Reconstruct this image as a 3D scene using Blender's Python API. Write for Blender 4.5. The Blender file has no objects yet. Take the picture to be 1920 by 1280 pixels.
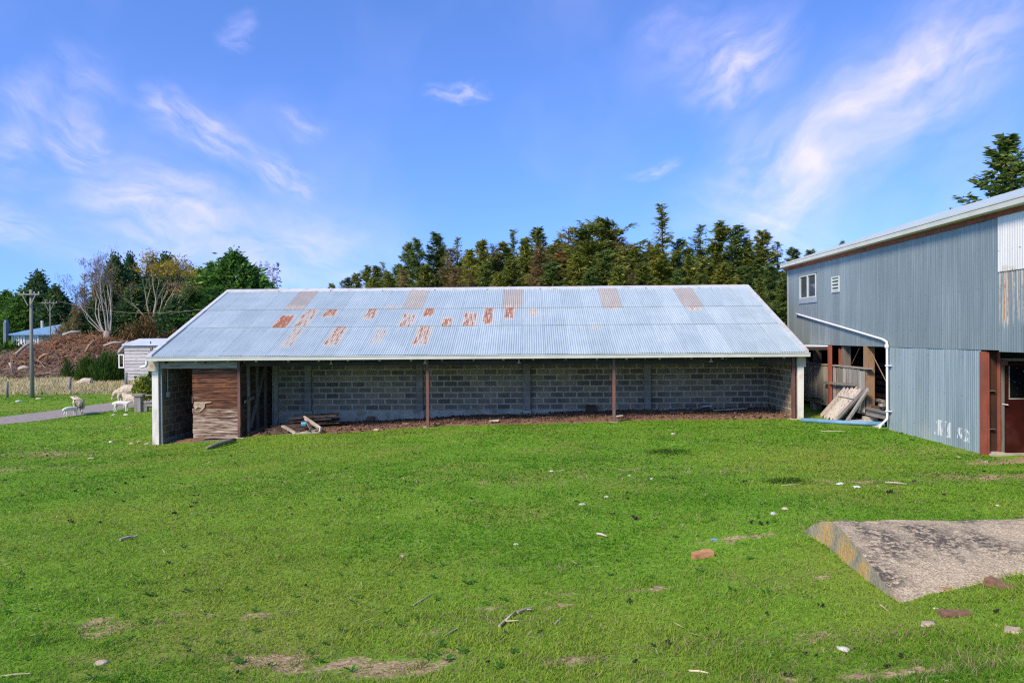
import bpy, math, random
import numpy as np
from mathutils import Vector, Matrix, noise as mnoise

random.seed(7); rng = np.random.default_rng(7)
S = bpy.context.scene
COL = S.collection
PI = math.pi
R = math.radians

# ---------------------------------------------------------------- camera
FPX = 1400.0                                   # focal length in pixels of a 1920 wide frame
CAM = Vector((0.0, 0.0, 3.0))
ya, pi_, ro = R(1.35), R(0.41), R(0.43)
FWD = Vector((-math.sin(ya) * math.cos(pi_), math.cos(ya) * math.cos(pi_), -math.sin(pi_)))
R0 = Vector((math.cos(ya), math.sin(ya), 0.0))
U0 = R0.cross(FWD)
RT = R0 * math.cos(ro) - U0 * math.sin(ro)
UP = U0 * math.cos(ro) + R0 * math.sin(ro)
cd = bpy.data.cameras.new('camera')
cam = bpy.data.objects.new('camera', cd); COL.objects.link(cam)
M = Matrix.Identity(4)
for i in range(3):
    M[i][0] = RT[i]; M[i][1] = UP[i]; M[i][2] = -FWD[i]; M[i][3] = CAM[i]
cam.matrix_world = M
cd.sensor_width = 36.0; cd.lens = 36.0 * FPX / 1920.0
cd.clip_start = 0.1; cd.clip_end = 3000.0
S.camera = cam

# ---------------------------------------------------------------- view, sun, sky
S.view_settings.view_transform = 'Standard'
S.view_settings.look = 'None'
S.view_settings.exposure = 0.97
S.view_settings.gamma = 1.0
S.view_settings.use_curve_mapping = False

SUN_EL, SUN_AZ = R(41), R(222)                 # azimuth clockwise from +Y: behind the camera, to the left
sv = Vector((math.sin(SUN_AZ) * math.cos(SUN_EL), math.cos(SUN_AZ) * math.cos(SUN_EL), math.sin(SUN_EL)))
sl = bpy.data.lights.new('sun', 'SUN')
sl.energy = 2.55; sl.angle = R(14); sl.color = (1.0, 0.84, 0.64)
so = bpy.data.objects.new('sun', sl); COL.objects.link(so)
so.rotation_euler = (-sv).to_track_quat('-Z', 'Y').to_euler()
so.location = (-20, -20, 40)

W = bpy.data.worlds.new('World'); S.world = W
W.use_nodes = True
wt = W.node_tree; wt.nodes.clear()


def wn(t, **kw):
    n = wt.nodes.new(t)
    for k, v in kw.items(): setattr(n, k, v)
    return n


def wmath(op, a, b=None, c=None, clamp=False):
    n = wn('ShaderNodeMath', operation=op, use_clamp=clamp)
    for i, x in enumerate((a, b, c)):
        if x is None: continue
        if isinstance(x, (int, float)): n.inputs[i].default_value = x
        else: wt.links.new(x, n.inputs[i])
    return n.outputs[0]


sky = wn('ShaderNodeTexSky', sky_type='NISHITA')
sky.sun_disc = False; sky.sun_elevation = SUN_EL; sky.sun_rotation = SUN_AZ
sky.air_density = 1.0; sky.dust_density = 0.3; sky.ozone_density = 2.2
tc = wn('ShaderNodeTexCoord')
lift = wn('ShaderNodeVectorMath', operation='ADD'); wt.links.new(tc.outputs['Generated'], lift.inputs[0]); lift.inputs[1].default_value = (0, 0, .12)
lnm = wn('ShaderNodeVectorMath', operation='NORMALIZE'); wt.links.new(lift.outputs[0], lnm.inputs[0]); wt.links.new(lnm.outputs[0], sky.inputs[0])
sep = wn('ShaderNodeSeparateXYZ'); wt.links.new(tc.outputs['Generated'], sep.inputs[0])
az = wmath('ARCTAN2', sep.outputs[0], sep.outputs[1])
el = wmath('ARCSINE', sep.outputs[2])
comb = wn('ShaderNodeCombineXYZ'); wt.links.new(az, comb.inputs[0]); wt.links.new(el, comb.inputs[1])


def px_ae(px, py):
    d = (FWD * FPX + RT * (px - 960) - UP * (py - 640)).normalized()
    return math.atan2(d.x, d.y), math.asin(d.z)


# wisps of thin cirrus: (pixel from, pixel to, half width px, strength); the sky carries on elsewhere with the same kind of wisp
WISPS = [((1960, 20), (1560, 240), 75, .62), ((1640, 190), (1340, 440), 95, .62), ((1900, 120), (1500, 360), 140, .34),
         ((1490, 20), (1270, 190), 62, .60), ((1400, -20), (1180, 120), 60, .22), ((270, 180), (500, 330), 34, .52), ((470, 300), (600, 370), 24, .42),
         ((-40, 150), (90, 230), 60, .42), ((90, 200), (230, 290), 36, .62), ((60, 90), (230, 200), 50, .26), ((130, 340), (440, 430), 58, .72),
         ((-60, 260), (100, 300), 50, .38), ((-60, 400), (110, 450), 40, .5), ((330, 430), (780, 500), 70, .46), ((540, 220), (600, 270), 24, .28),
         ((800, 172), (920, 176), 11, .5), ((1170, 330), (1260, 318), 14, .36), ((1250, 400), (1600, 470), 70, .34),
         ((60, 470), (560, 520), 60, .30), ((420, 30), (480, 60), 24, .3), ((-300, 100), (-700, 300), 120, .5), ((2300, 100), (2800, -300), 160, .5),
         ((600, -500), (1100, -700), 140, .5), ((1700, -600), (1300, -300), 120, .5)]
cl = None
wrp = wn('ShaderNodeTexNoise'); wrp.inputs['Scale'].default_value = 6; wrp.inputs['Detail'].default_value = 5
wt.links.new(comb.outputs[0], wrp.inputs['Vector'])
wsub = wn('ShaderNodeVectorMath', operation='SUBTRACT'); wt.links.new(wrp.outputs['Color'], wsub.inputs[0]); wsub.inputs[1].default_value = (.5, .5, .5)
wsc = wn('ShaderNodeVectorMath', operation='SCALE'); wt.links.new(wsub.outputs[0], wsc.inputs[0]); wsc.inputs['Scale'].default_value = 0.11
wadd = wn('ShaderNodeVectorMath', operation='ADD'); wt.links.new(comb.outputs[0], wadd.inputs[0]); wt.links.new(wsc.outputs[0], wadd.inputs[1])
for k, (p, q, hw, stg) in enumerate(WISPS):
    a0, e0 = px_ae(*p); a1, e1 = px_ae(*q)
    if abs(a1 - a0) > PI: continue
    ln = math.hypot(a1 - a0, e1 - e0) / 2
    mp = wn('ShaderNodeMapping', vector_type='TEXTURE')
    mp.inputs['Location'].default_value = ((a0 + a1) / 2, (e0 + e1) / 2, 0)
    mp.inputs['Rotation'].default_value = (0, 0, math.atan2(e1 - e0, a1 - a0))
    mp.inputs['Scale'].default_value = (ln * 1.4, hw / FPX * 1.7, 1)
    wt.links.new(wadd.outputs[0], mp.inputs['Vector'])
    flat = wn('ShaderNodeVectorMath', operation='MULTIPLY'); wt.links.new(mp.outputs[0], flat.inputs[0]); flat.inputs[1].default_value = (1, 1, 0)
    le = wn('ShaderNodeVectorMath', operation='LENGTH'); wt.links.new(flat.outputs[0], le.inputs[0])
    mr = wn('ShaderNodeMapRange', interpolation_type='SMOOTHSTEP')
    wt.links.new(le.outputs['Value'], mr.inputs[0])
    mr.inputs[1].default_value = 1.0; mr.inputs[2].default_value = 0.0; mr.inputs[3].default_value = 0; mr.inputs[4].default_value = 1
    m2 = wn('ShaderNodeMapping'); wt.links.new(mp.outputs[0], m2.inputs['Vector'])
    asp = ln / (hw / FPX)
    m2.inputs['Scale'].default_value = (min(asp, 3.5) * .45, 1.5, 1); m2.inputs['Location'].default_value = (k * 3.7, k * 1.3, k * 2.1)
    m2.inputs['Rotation'].default_value = (0, 0, 0.5 if k % 2 else -0.4)
    nz = wn('ShaderNodeTexNoise'); wt.links.new(m2.outputs[0], nz.inputs['Vector'])
    nz.inputs['Scale'].default_value = 1.6; nz.inputs['Detail'].default_value = 7; nz.inputs['Roughness'].default_value = .56; nz.inputs['Distortion'].default_value = .35
    n2 = wn('ShaderNodeMapRange', interpolation_type='SMOOTHSTEP'); wt.links.new(nz.outputs[0], n2.inputs[0])
    n2.inputs[1].default_value = .22; n2.inputs[2].default_value = .86
    d = wmath('MULTIPLY', wmath('MULTIPLY', mr.outputs[0], n2.outputs[0]), stg * 1.18)
    cl = d if cl is None else wmath('ADD', cl, d)
# fine streaks break the wisps up
fs = wn('ShaderNodeMapping'); wt.links.new(wadd.outputs[0], fs.inputs['Vector']); fs.inputs['Scale'].default_value = (14, 26, 1); fs.inputs['Rotation'].default_value = (0, 0, -.5)
fn = wn('ShaderNodeTexNoise'); wt.links.new(fs.outputs[0], fn.inputs['Vector']); fn.inputs['Scale'].default_value = 1.0; fn.inputs['Detail'].default_value = 6
fm = wn('ShaderNodeMapRange'); wt.links.new(fn.outputs[0], fm.inputs[0]); fm.inputs[1].default_value = .3; fm.inputs[2].default_value = .7; fm.inputs[3].default_value = .72; fm.inputs[4].default_value = 1.2
cl = wmath('MULTIPLY', cl, fm.outputs[0])
# a faint veil everywhere
vn = wn('ShaderNodeTexNoise'); wt.links.new(wadd.outputs[0], vn.inputs['Vector']); vn.inputs['Scale'].default_value = 3.2; vn.inputs['Detail'].default_value = 4
vm = wn('ShaderNodeMapRange', interpolation_type='SMOOTHSTEP'); wt.links.new(vn.outputs[0], vm.inputs[0])
vm.inputs[1].default_value = .45; vm.inputs[2].default_value = .8; vm.inputs[4].default_value = .16
cl = wmath('ADD', cl, vm.outputs[0])
cl = wmath('MINIMUM', cl, .8)
tint = wn('ShaderNodeMix', data_type='RGBA', blend_type='MULTIPLY'); tint.inputs[0].default_value = 1
wt.links.new(sky.outputs[0], tint.inputs[6]); tint.inputs[7].default_value = (.47, .63, 1.0, 1)
mixc = wn('ShaderNodeMix', data_type='RGBA')
wt.links.new(cl, mixc.inputs[0]); wt.links.new(tint.outputs[2], mixc.inputs[6]); mixc.inputs[7].default_value = (4.3, 3.75, 5.7, 1)
bg = wn('ShaderNodeBackground'); bg.inputs['Strength'].default_value = 0.14
wt.links.new(mixc.outputs[2], bg.inputs[0])
wo = wn('ShaderNodeOutputWorld'); wt.links.new(bg.outputs[0], wo.inputs[0])
W.cycles.sampling_method = 'MANUAL'; W.cycles.sample_map_resolution = 512
S.cycles.filter_width = 1.2
S.cycles.use_denoising = False
S.cycles.max_bounces = 6; S.cycles.diffuse_bounces = 3; S.cycles.glossy_bounces = 3; S.cycles.transparent_max_bounces = 8

# ---------------------------------------------------------------- helpers


def P(px, py, Y):
    d = FWD * FPX + RT * (px - 960) - UP * (py - 640)
    return CAM + d * (Y / d.y)


def PX(px, py, X):                              # the point of the picture that lies on the plane x = X
    d = FWD * FPX + RT * (px - 960) - UP * (py - 640)
    return CAM + d * (X / d.x)


CP = np.array([(0, 0, 1.25), (-4, 2, 1.0), (4, 2, 1.35), (0, 4.7, .8), (2.9, 5.8, .86), (4.15, 6.2, .94), (4.4, 5.4, 1.06), (5.4, 6.0, 1.0), (3.1, 8.5, .72), (5.5, 8.6, .72), (-3.2, 5, .72), (2, 8.2, .62),
               (-5, 8, .5), (-12, 15, .0), (0, 14, .42), (7, 14, .45), (-11.5, 22.9, -.24), (-8.9, 23, -.1), (-3.2, 23, .2), (2.6, 23, .36), (8.2, 23, .44), (9.5, 20, .47),
               (9.5, 15.7, .47), (9.6, 27, .5), (-11.5, 26, -.2), (-8.9, 25.7, -.1), (-3.7, 25.7, .13), (8.2, 25.7, .47), (-16, 23, -.3), (-20, 32, -.27), (-20, 36, -.25),
               (-26, 40, -.15), (-18, 42, -.12), (-30, 30, -.3), (-28, 46, .0), (-20, 46, .05), (-28, 56, .15), (-20, 56, .15), (-60, 110, 1.4), (-30, 80, .6), (0, 40, .5), (0, 75, 1),
               (30, 75, 1), (40, 20, .5), (60, 60, 1), (-60, 20, -.3), (-60, 60, .5), (0, 150, 1.5), (100, 150, 1.5), (-150, 150, 1.5), (0, -30, 1.2), (60, -30, 1), (-60, -30, .5),
               (300, 400, 1.5), (-300, 400, 1.5), (0, 700, 1.5), (300, -100, 1), (-300, -100, 0)], float)


def kern_(a, b):
    return -np.sqrt(((a[:, None, :2] - b[None, :, :2]) ** 2).sum(-1) + 4.0)


kA_ = np.zeros((len(CP) + 1,) * 2); kA_[:-1, :-1] = kern_(CP, CP); kA_[-1, :-1] = 1; kA_[:-1, -1] = 1
kw_ = np.linalg.solve(kA_, np.append(CP[:, 2], 0))
_perm = np.random.default_rng(3).random((256, 256))


def vnoise(x, y, s=1.0):
    x = np.asarray(x, float) / s; y = np.asarray(y, float) / s
    xi = np.floor(x).astype(int); yi = np.floor(y).astype(int); fx = x - xi; fy = y - yi
    fx = fx * fx * (3 - 2 * fx); fy = fy * fy * (3 - 2 * fy)
    g = lambda a, b: _perm[a & 255, b & 255]
    return (g(xi, yi) * (1 - fx) + g(xi + 1, yi) * fx) * (1 - fy) + (g(xi, yi + 1) * (1 - fx) + g(xi + 1, yi + 1) * fx) * fy


def fbm(x, y, s, o=4):
    t = 0; a = .5
    for k in range(o):
        t = t + a * vnoise(np.asarray(x) + 17.3 * k, np.asarray(y) - 9.1 * k, s); s /= 2.1; a *= .5
    return t / (1 - .5 ** o)


def gza(x, y):
    x = np.atleast_1d(np.asarray(x, float)); y = np.atleast_1d(np.asarray(y, float))
    out = np.empty(x.shape)
    xf, yf = x.ravel(), y.ravel(); of = out.ravel()
    for i in range(0, len(xf), 40000):
        q = np.stack([xf[i:i + 40000], yf[i:i + 40000]], 1)
        of[i:i + 40000] = kern_(q, CP) @ kw_[:-1] + kw_[-1]
    of += (fbm(xf, yf, 2.6, 3) - .5) * .11 * np.clip((34 - yf) / 10, 0.15, 1)
    return of.reshape(x.shape)


def gz(x, y): return float(gza(x, y)[0])


def G(px, py):                                  # where the ground is met
    d = FWD * FPX + RT * (px - 960) - UP * (py - 640); d.normalize()
    t = np.concatenate([np.arange(2, 60, .04), np.arange(60, 200, .5)])
    h = CAM.z + t * d.z - gza(CAM.x + t * d.x, t * d.y)
    i = int(np.argmax(h < 0))
    if h[i] >= 0: i = len(t) - 1
    return Vector((t[i] * d.x, t[i] * d.y, gz(t[i] * d.x, t[i] * d.y)))


WL = {}                                         # world location of every thing (nothing that has parts built in place is turned)


def tag(o, label=None, cat=None, group=None, kind=None):
    if label: o['label'] = label
    if cat: o['category'] = cat
    if group: o['group'] = group
    if kind: o['kind'] = kind
    return o


def empty(name, loc, label, cat, group=None):
    o = bpy.data.objects.new(name, None); COL.objects.link(o); o.location = loc
    o.empty_display_size = .2
    WL[o.name] = Vector(loc)
    return tag(o, label, cat, group)


def link(name, me, parent=None, loc=None):
    o = bpy.data.objects.new(name, me); COL.objects.link(o)
    base = WL.get(parent.name, Vector()) if parent else Vector()
    w = Vector(loc) if loc is not None else base.copy()
    if parent: o.parent = parent
    o.location = w - base
    WL[o.name] = w
    return o


class MB:
    def __init__(s): s.v = []; s.f = []; s.m = []

    def add(s, vs, fs, mi=0):
        n = len(s.v); s.v += [tuple(v) for v in vs]
        s.f += [tuple(i + n for i in f) for f in fs]; s.m += [mi] * len(fs)
        return s

    def box(s, x0, x1, y0, y1, z0, z1, mi=0, j=0.0):
        vs = [(x, y, z) for z in (z0, z1) for y in (y0, y1) for x in (x0, x1)]
        if j: vs = [tuple(c + random.uniform(-j, j) for c in v) for v in vs]
        return s.add(vs, [(0, 2, 3, 1), (4, 5, 7, 6), (0, 1, 5, 4), (2, 6, 7, 3), (0, 4, 6, 2), (1, 3, 7, 5)], mi)

    def beam(s, p, q, w, h, up=(0, 0, 1), mi=0, j=0.0, taper=1.0):
        p = Vector(p); q = Vector(q); d = (q - p).normalized(); u = Vector(up)
        sd = d.cross(u)
        if sd.length < 1e-4: sd = d.cross(Vector((1, 0, 0)))
        sd.normalize(); u = sd.cross(d)
        vs = []
        for e, k in ((p, 1), (q, taper)):
            for a, b in ((-1, -1), (1, -1), (1, 1), (-1, 1)):
                vs.append(e + sd * a * w / 2 * k + u * b * h / 2 * k + Vector([random.uniform(-j, j) for _ in range(3)]))
        return s.add(vs, [(0, 1, 2, 3), (7, 6, 5, 4), (0, 4, 5, 1), (1, 5, 6, 2), (2, 6, 7, 3), (3, 7, 4, 0)], mi)

    def tube(s, pts, rad, n=6, mi=0, cap=True):
        pts = [Vector(p) for p in pts]
        if isinstance(rad, (int, float)): rad = [rad] * len(pts)
        vs = []; fs = []
        a = None
        for i, p in enumerate(pts):
            d = (pts[min(i + 1, len(pts) - 1)] - pts[max(i - 1, 0)]).normalized()
            if a is None:
                a = d.orthogonal().normalized()
            a = (a - d * a.dot(d)); a = a.normalized() if a.length > 1e-5 else d.orthogonal().normalized()
            b = d.cross(a)
            for k in range(n):
                t = 2 * PI * k / n; vs.append(p + (a * math.cos(t) + b * math.sin(t)) * rad[i])
        for i in range(len(pts) - 1):
            for k in range(n):
                fs.append((i * n + k, i * n + (k + 1) % n, (i + 1) * n + (k + 1) % n, (i + 1) * n + k))
        if cap:
            fs.append(tuple(reversed(range(n)))); fs.append(tuple((len(pts) - 1) * n + k for k in range(n)))
        return s.add(vs, fs, mi)

    def mesh(s, name, mats, off=Vector(), smooth=False):
        me = bpy.data.meshes.new(name)
        me.from_pydata([tuple(Vector(v) - off) for v in s.v], [], s.f)
        for m in (mats if isinstance(mats, (list, tuple)) else [mats]): me.materials.append(m)
        me.polygons.foreach_set('material_index', s.m)
        if smooth: me.polygons.foreach_set('use_smooth', [True] * len(s.f))
        me.update()
        return me

    def build(s, name, mats, parent=None, origin=None, smooth=False):
        off = Vector(origin) if origin is not None else (WL[parent.name] if parent else Vector())
        return link(name, s.mesh(name, mats, off, smooth), parent, off)


def rock(r, seed, squash=.6, n=2, amp=.35):
    import bmesh
    bm = bmesh.new(); bmesh.ops.create_icosphere(bm, subdivisions=n, radius=r)
    for v in bm.verts:
        k = 1 + amp * mnoise.noise(v.co / r * 1.3 + Vector((seed * 3.1, seed, -seed)))
        v.co = Vector((v.co.x * k, v.co.y * k, v.co.z * k * squash))
    me = bpy.data.meshes.new('rock'); bm.to_mesh(me); bm.free()
    return me


def np_mesh(name, V, F, mats, attr=None):       # V (n,3), F (m,k) arrays
    me = bpy.data.meshes.new(name)
    k = F.shape[1]
    me.vertices.add(len(V)); me.vertices.foreach_set('co', V.astype(np.float32).ravel())
    me.loops.add(F.size); me.loops.foreach_set('vertex_index', F.astype(np.int32).ravel())
    me.polygons.add(len(F)); me.polygons.foreach_set('loop_start', np.arange(0, F.size, k, dtype=np.int32))
    me.update(calc_edges=True)
    for m in (mats if isinstance(mats, (list, tuple)) else [mats]): me.materials.append(m)
    if attr is not None:
        a = me.attributes.new('tint', 'FLOAT_COLOR', 'POINT')
        a.data.foreach_set('color', attr.astype(np.float32).ravel())
    me.validate()
    return me


# ---------------------------------------------------------------- materials
class NT:
    def __init__(s, name):
        s.m = bpy.data.materials.new(name); s.m.use_nodes = True
        s.t = s.m.node_tree; s.t.nodes.clear()
        s.bsdf = s.n('ShaderNodeBsdfPrincipled'); s.out = s.n('ShaderNodeOutputMaterial')
        s.l(s.bsdf.outputs[0], s.out.inputs[0])
        s.bsdf.inputs['Specular IOR Level'].default_value = .3

    def n(s, t, **kw):
        n = s.t.nodes.new(t)
        for k, v in kw.items(): setattr(n, k, v)
        return n

    def l(s, a, b): s.t.links.new(a, b)

    def put(s, inp, x):
        if isinstance(x, (int, float)): inp.default_value = x
        elif isinstance(x, (tuple, list)): inp.default_value = tuple(x) + ((1,) if len(x) == 3 and inp.type == 'RGBA' else ())
        else: s.l(x, inp)

    def math(s, op, a, b=None, clamp=False):
        n = s.n('ShaderNodeMath', operation=op, use_clamp=clamp); s.put(n.inputs[0], a)
        if b is not None: s.put(n.inputs[1], b)
        return n.outputs[0]

    def step(s, x, a, b, lo=0., hi=1.):
        n = s.n('ShaderNodeMapRange', interpolation_type='SMOOTHSTEP'); s.put(n.inputs[0], x)
        s.put(n.inputs[1], a); s.put(n.inputs[2], b); s.put(n.inputs[3], lo); s.put(n.inputs[4], hi)
        return n.outputs[0]

    def mix(s, f, a, b, mode='MIX'):
        n = s.n('ShaderNodeMix', data_type='RGBA', blend_type=mode)
        s.put(n.inputs[0], f); s.put(n.inputs[6], a); s.put(n.inputs[7], b)
        return n.outputs[2]

    def coord(s, kind='Object', scale=(1, 1, 1), rot=(0, 0, 0)):
        if kind == 'World':
            o = s.n('ShaderNodeNewGeometry').outputs['Position']
        else:
            o = s.n('ShaderNodeTexCoord').outputs[kind]
        m = s.n('ShaderNodeMapping'); s.l(o, m.inputs[0]); m.inputs['Scale'].default_value = scale; m.inputs['Rotation'].default_value = rot
        return m.outputs[0]

    def noise(s, co, scale, detail=4, rough=.55, dist=0.):
        n = s.n('ShaderNodeTexNoise'); s.l(co, n.inputs['Vector'])
        n.inputs['Scale'].default_value = scale; n.inputs['Detail'].default_value = detail; n.inputs['Roughness'].default_value = rough
        n.inputs['Distortion'].default_value = dist
        return n.outputs[0]

    def ramp(s, f, stops):
        n = s.n('ShaderNodeValToRGB'); s.l(f, n.inputs[0])
        e = n.color_ramp.elements
        while len(e) < len(stops): e.new(.5)
        for i, (p, c) in enumerate(stops):
            e[i].position = p; e[i].color = tuple(c) + (1,)
        return n.outputs[0]

    def bump(s, h, st=.3, d=.02):
        n = s.n('ShaderNodeBump'); n.inputs['Strength'].default_value = st; n.inputs['Distance'].default_value = d
        s.l(h, n.inputs['Height']); s.l(n.outputs[0], s.bsdf.inputs['Normal'])

    def rnd(s):
        """a random number for each piece: per object and per loose island"""
        a = s.n('ShaderNodeObjectInfo').outputs['Random']; b = s.n('ShaderNodeNewGeometry').outputs['Random Per Island']
        return s.math('FRACT', s.math('ADD', a, s.math('MULTIPLY', b, 7.31)))

    def attr(s, name, obj=True):
        n = s.n('ShaderNodeAttribute', attribute_type='OBJECT' if obj else 'GEOMETRY', attribute_name=name)
        return n.outputs['Fac'] if obj else n.outputs['Color']

    def done(s, col=None, rough=.8, metal=0.):
        if col is not None: s.put(s.bsdf.inputs['Base Color'], col)
        s.put(s.bsdf.inputs['Roughness'], rough); s.put(s.bsdf.inputs['Metallic'], metal)
        return s.m


def nmat(name, c0, c1, scale=4., rough=.8, stretch=(1, 1, 1), bump=.2, bd=.01, vary=.25, metal=0., c2=None, co='Object', lo=.3, hi=.7):
    t = NT(name); q = t.coord(co, stretch)
    f = t.noise(q, scale, 6, .6)
    st = [(lo, c0), (hi, c1)] if c2 is None else [(lo, c0), ((lo + hi) / 2, c1), (hi, c2)]
    c = t.ramp(f, st)
    if vary:
        c = t.mix(1, c, t.ramp(t.rnd(), [(0, (1 - vary,) * 3), (1, (1 + vary,) * 3)]), 'MULTIPLY')
    if bump: t.bump(t.noise(q, scale * 3, 5, .6), bump, bd)
    return t.done(c, rough, metal)


def leafmat(name, stops, trans=.38, rough=.7):
    t = NT(name)
    g = t.n('ShaderNodeNewGeometry').outputs['Random Per Island']
    q = t.coord('Object', (1, 1, 1))
    cl_ = t.noise(q, .55, 3)
    f = t.math('ADD', t.math('MULTIPLY', g, .55), t.math('MULTIPLY', cl_, .45))
    o = t.n('ShaderNodeObjectInfo').outputs['Random']
    c = t.ramp(f, stops)
    c = t.mix(1, c, t.ramp(o, [(0, (.78, .80, .80)), (.5, (1, 1, 1)), (1, (1.25, 1.12, .95))]), 'MULTIPLY')
    t.put(t.bsdf.inputs['Base Color'], c); t.bsdf.inputs['Roughness'].default_value = rough
    t.bsdf.inputs['Specular IOR Level'].default_value = .2
    tr = t.n('ShaderNodeBsdfTranslucent'); t.l(c, tr.inputs[0])
    mx = t.n('ShaderNodeMixShader'); mx.inputs[0].default_value = trans
    t.l(t.bsdf.outputs[0], mx.inputs[1]); t.l(tr.outputs[0], mx.inputs[2]); t.l(mx.outputs[0], t.out.inputs[0])
    return t.m


def galv(name, base, dark, light, metal=.35, rough=.45, nail=.6, rvs=1.6, rmix=.62):
    """corrugated iron: local x across, local y up the sheet; obj['rust'], ['ru0'].. place a rust patch on one sheet"""
    t = NT(name)
    ge = t.n('ShaderNodeTexCoord'); sp = t.n('ShaderNodeSeparateXYZ'); t.l(ge.outputs['Generated'], sp.inputs[0])
    u, v = sp.outputs[0], sp.outputs[1]
    ob = t.n('ShaderNodeSeparateXYZ'); t.l(ge.outputs['Object'], ob.inputs[0])
    q = t.coord('World', (1.1, 1.1, .35)); q2 = t.coord('Object', (9, .55, 1)); q3 = t.coord('World', (1, 1, 1))
    r = t.n('ShaderNodeObjectInfo').outputs['Random']
    f = t.math('ADD', t.math('MULTIPLY', t.noise(q, 1.0, 5), .45), t.math('ADD', t.math('MULTIPLY', t.noise(q2, 1.3, 4), .46), t.math('MULTIPLY', r, .13)))
    c = t.ramp(f, [(.34, dark), (.55, base), (.80, light)])
    sps = t.step(t.noise(q3, 26, 3), .66, .74)
    st_ = t.step(t.noise(t.coord('World', (24, 24, .22)), 1.0, 4), .52, .70)
    if nail < .5: c = t.mix(t.math('MULTIPLY', st_, .38), c, (light[0] * 1.25, light[1] * 1.27, light[2] * 1.27))
    c = t.mix(t.math('MULTIPLY', sps, .35), c, (light[0] * 1.3, light[1] * 1.28, light[2] * 1.25))
    am = t.attr('rust')
    soft = .20
    mv = t.math('MULTIPLY', t.step(v, t.math('SUBTRACT', t.attr('rv0'), soft), t.math('ADD', t.attr('rv0'), .12)),
                t.math('SUBTRACT', 1, t.step(v, t.math('SUBTRACT', t.attr('rv1'), .12), t.math('ADD', t.attr('rv1'), soft))))
    mu = t.math('MULTIPLY', t.step(u, t.math('SUBTRACT', t.attr('ru0'), .12), t.math('ADD', t.attr('ru0'), .12)),
                t.math('SUBTRACT', 1, t.step(u, t.math('SUBTRACT', t.attr('ru1'), .12), t.math('ADD', t.attr('ru1'), .12))))
    mask = t.math('MULTIPLY', t.math('MULTIPLY', mv, mu), t.math('GREATER_THAN', am, .001))
    qs = t.coord('Object', (14, rvs, 1)); qf = t.coord('World', (15, 15, 15))
    nz = t.math('ADD', t.math('MULTIPLY', t.noise(qs, 1.0, 4), rmix), t.math('MULTIPLY', t.noise(qf, 1.0, 4), 1 - rmix))
    tt = t.math('MULTIPLY', mask, t.math('ADD', am, t.math('MULTIPLY', t.math('SUBTRACT', nz, .5), 3.2)))
    c = t.mix(t.math('MULTIPLY', t.step(tt, .20, .42), .8), c, (.56, .51, .40))
    rc = t.ramp(t.noise(qf, 1.2, 4), [(.3, (.16, .05, .018)), (.5, (.38, .11, .022)), (.75, (.50, .19, .06))])
    c = t.mix(t.math('MULTIPLY', t.step(tt, .50, .74), .9), c, rc)
    if nail:
        nu = t.math('ABSOLUTE', t.math('SUBTRACT', t.math('FRACT', t.math('MULTIPLY', ob.outputs[0], 4.7)), .5))
        nv = t.math('ABSOLUTE', t.math('SUBTRACT', t.math('FRACT', t.math('MULTIPLY', ob.outputs[1], 1.18)), .5))
        dot = t.math('MULTIPLY', t.math('LESS_THAN', nu, .055), t.math('LESS_THAN', nv, .016))
        c = t.mix(t.math('MULTIPLY', dot, nail), c, (.06, .06, .06))
    rr = t.step(f, .3, .8, rough + .08, rough - .06)
    mt = t.math('MULTIPLY', t.math('SUBTRACT', 1, t.step(tt, .25, .5)), metal)
    return t, c, rr, mt

# ---------------------------------------------------------------- material library
BLOCK = NT('block')
_q = BLOCK.coord('World', (1, 1, 1)); _r = BLOCK.rnd()
_c = BLOCK.ramp(_r, [(0, (.13, .109, .082)), (.3, (.195, .162, .118)), (.6, (.245, .202, .142)), (.85, (.305, .25, .17)), (1, (.35, .27, .17))])
_c = BLOCK.mix(BLOCK.math('MULTIPLY', BLOCK.step(BLOCK.noise(_q, 1.1, 5), .45, .75), .5), _c, (.37, .335, .25))
_c = BLOCK.mix(1, _c, BLOCK.ramp(BLOCK.noise(_q, 60, 3), [(.3, (.8, .8, .8)), (.7, (1.2, 1.2, 1.2))]), 'MULTIPLY')
_st = BLOCK.step(BLOCK.noise(BLOCK.coord('World', (.9, .9, .22)), 1.3, 5, .6), .52, .72)
_c = BLOCK.mix(BLOCK.math('MULTIPLY', _st, .55), _c, (.06, .052, .042))
BLOCK.bump(BLOCK.noise(_q, 90, 3), .4, .01)
M_BLOCK = BLOCK.done(_c, .92)
M_MORTAR = nmat('mortar', (.40, .335, .24), (.58, .49, .355), 3, .95, vary=0, co='World')
M_CONC = nmat('concrete', (.28, .25, .18), (.50, .46, .36), 2.2, .95, vary=.08, co='World', c2=(.32, .285, .19))
M_PIL = nmat('pilaster_block', (.22, .20, .16), (.33, .30, .245), 3, .95, vary=.12, co='World')
M_WHITEP = nmat('white_paint', (.36, .33, .25), (.70, .68, .61), 3.0, .8, stretch=(1, 1, .5), vary=.03, co='World', lo=.25, hi=.5)
M_CREAM = nmat('cream_paint', (.50, .52, .45), (.62, .63, .56), 2, .6, vary=.02, co='World')
M_PVC = nmat('white_plastic', (.72, .73, .74), (.80, .80, .80), 2, .4, vary=0, bump=0)
M_REDSTEEL = nmat('red_steel', (.085, .045, .038), (.17, .085, .07), 3, .7, stretch=(1, 1, .4), vary=.1, co='World', c2=(.24, .10, .06))
M_REDOX = nmat('red_oxide', (.20, .055, .032), (.33, .095, .055), 2.4, .75, stretch=(1, 1, .5), vary=.1, co='World', c2=(.20, .07, .05))
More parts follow.
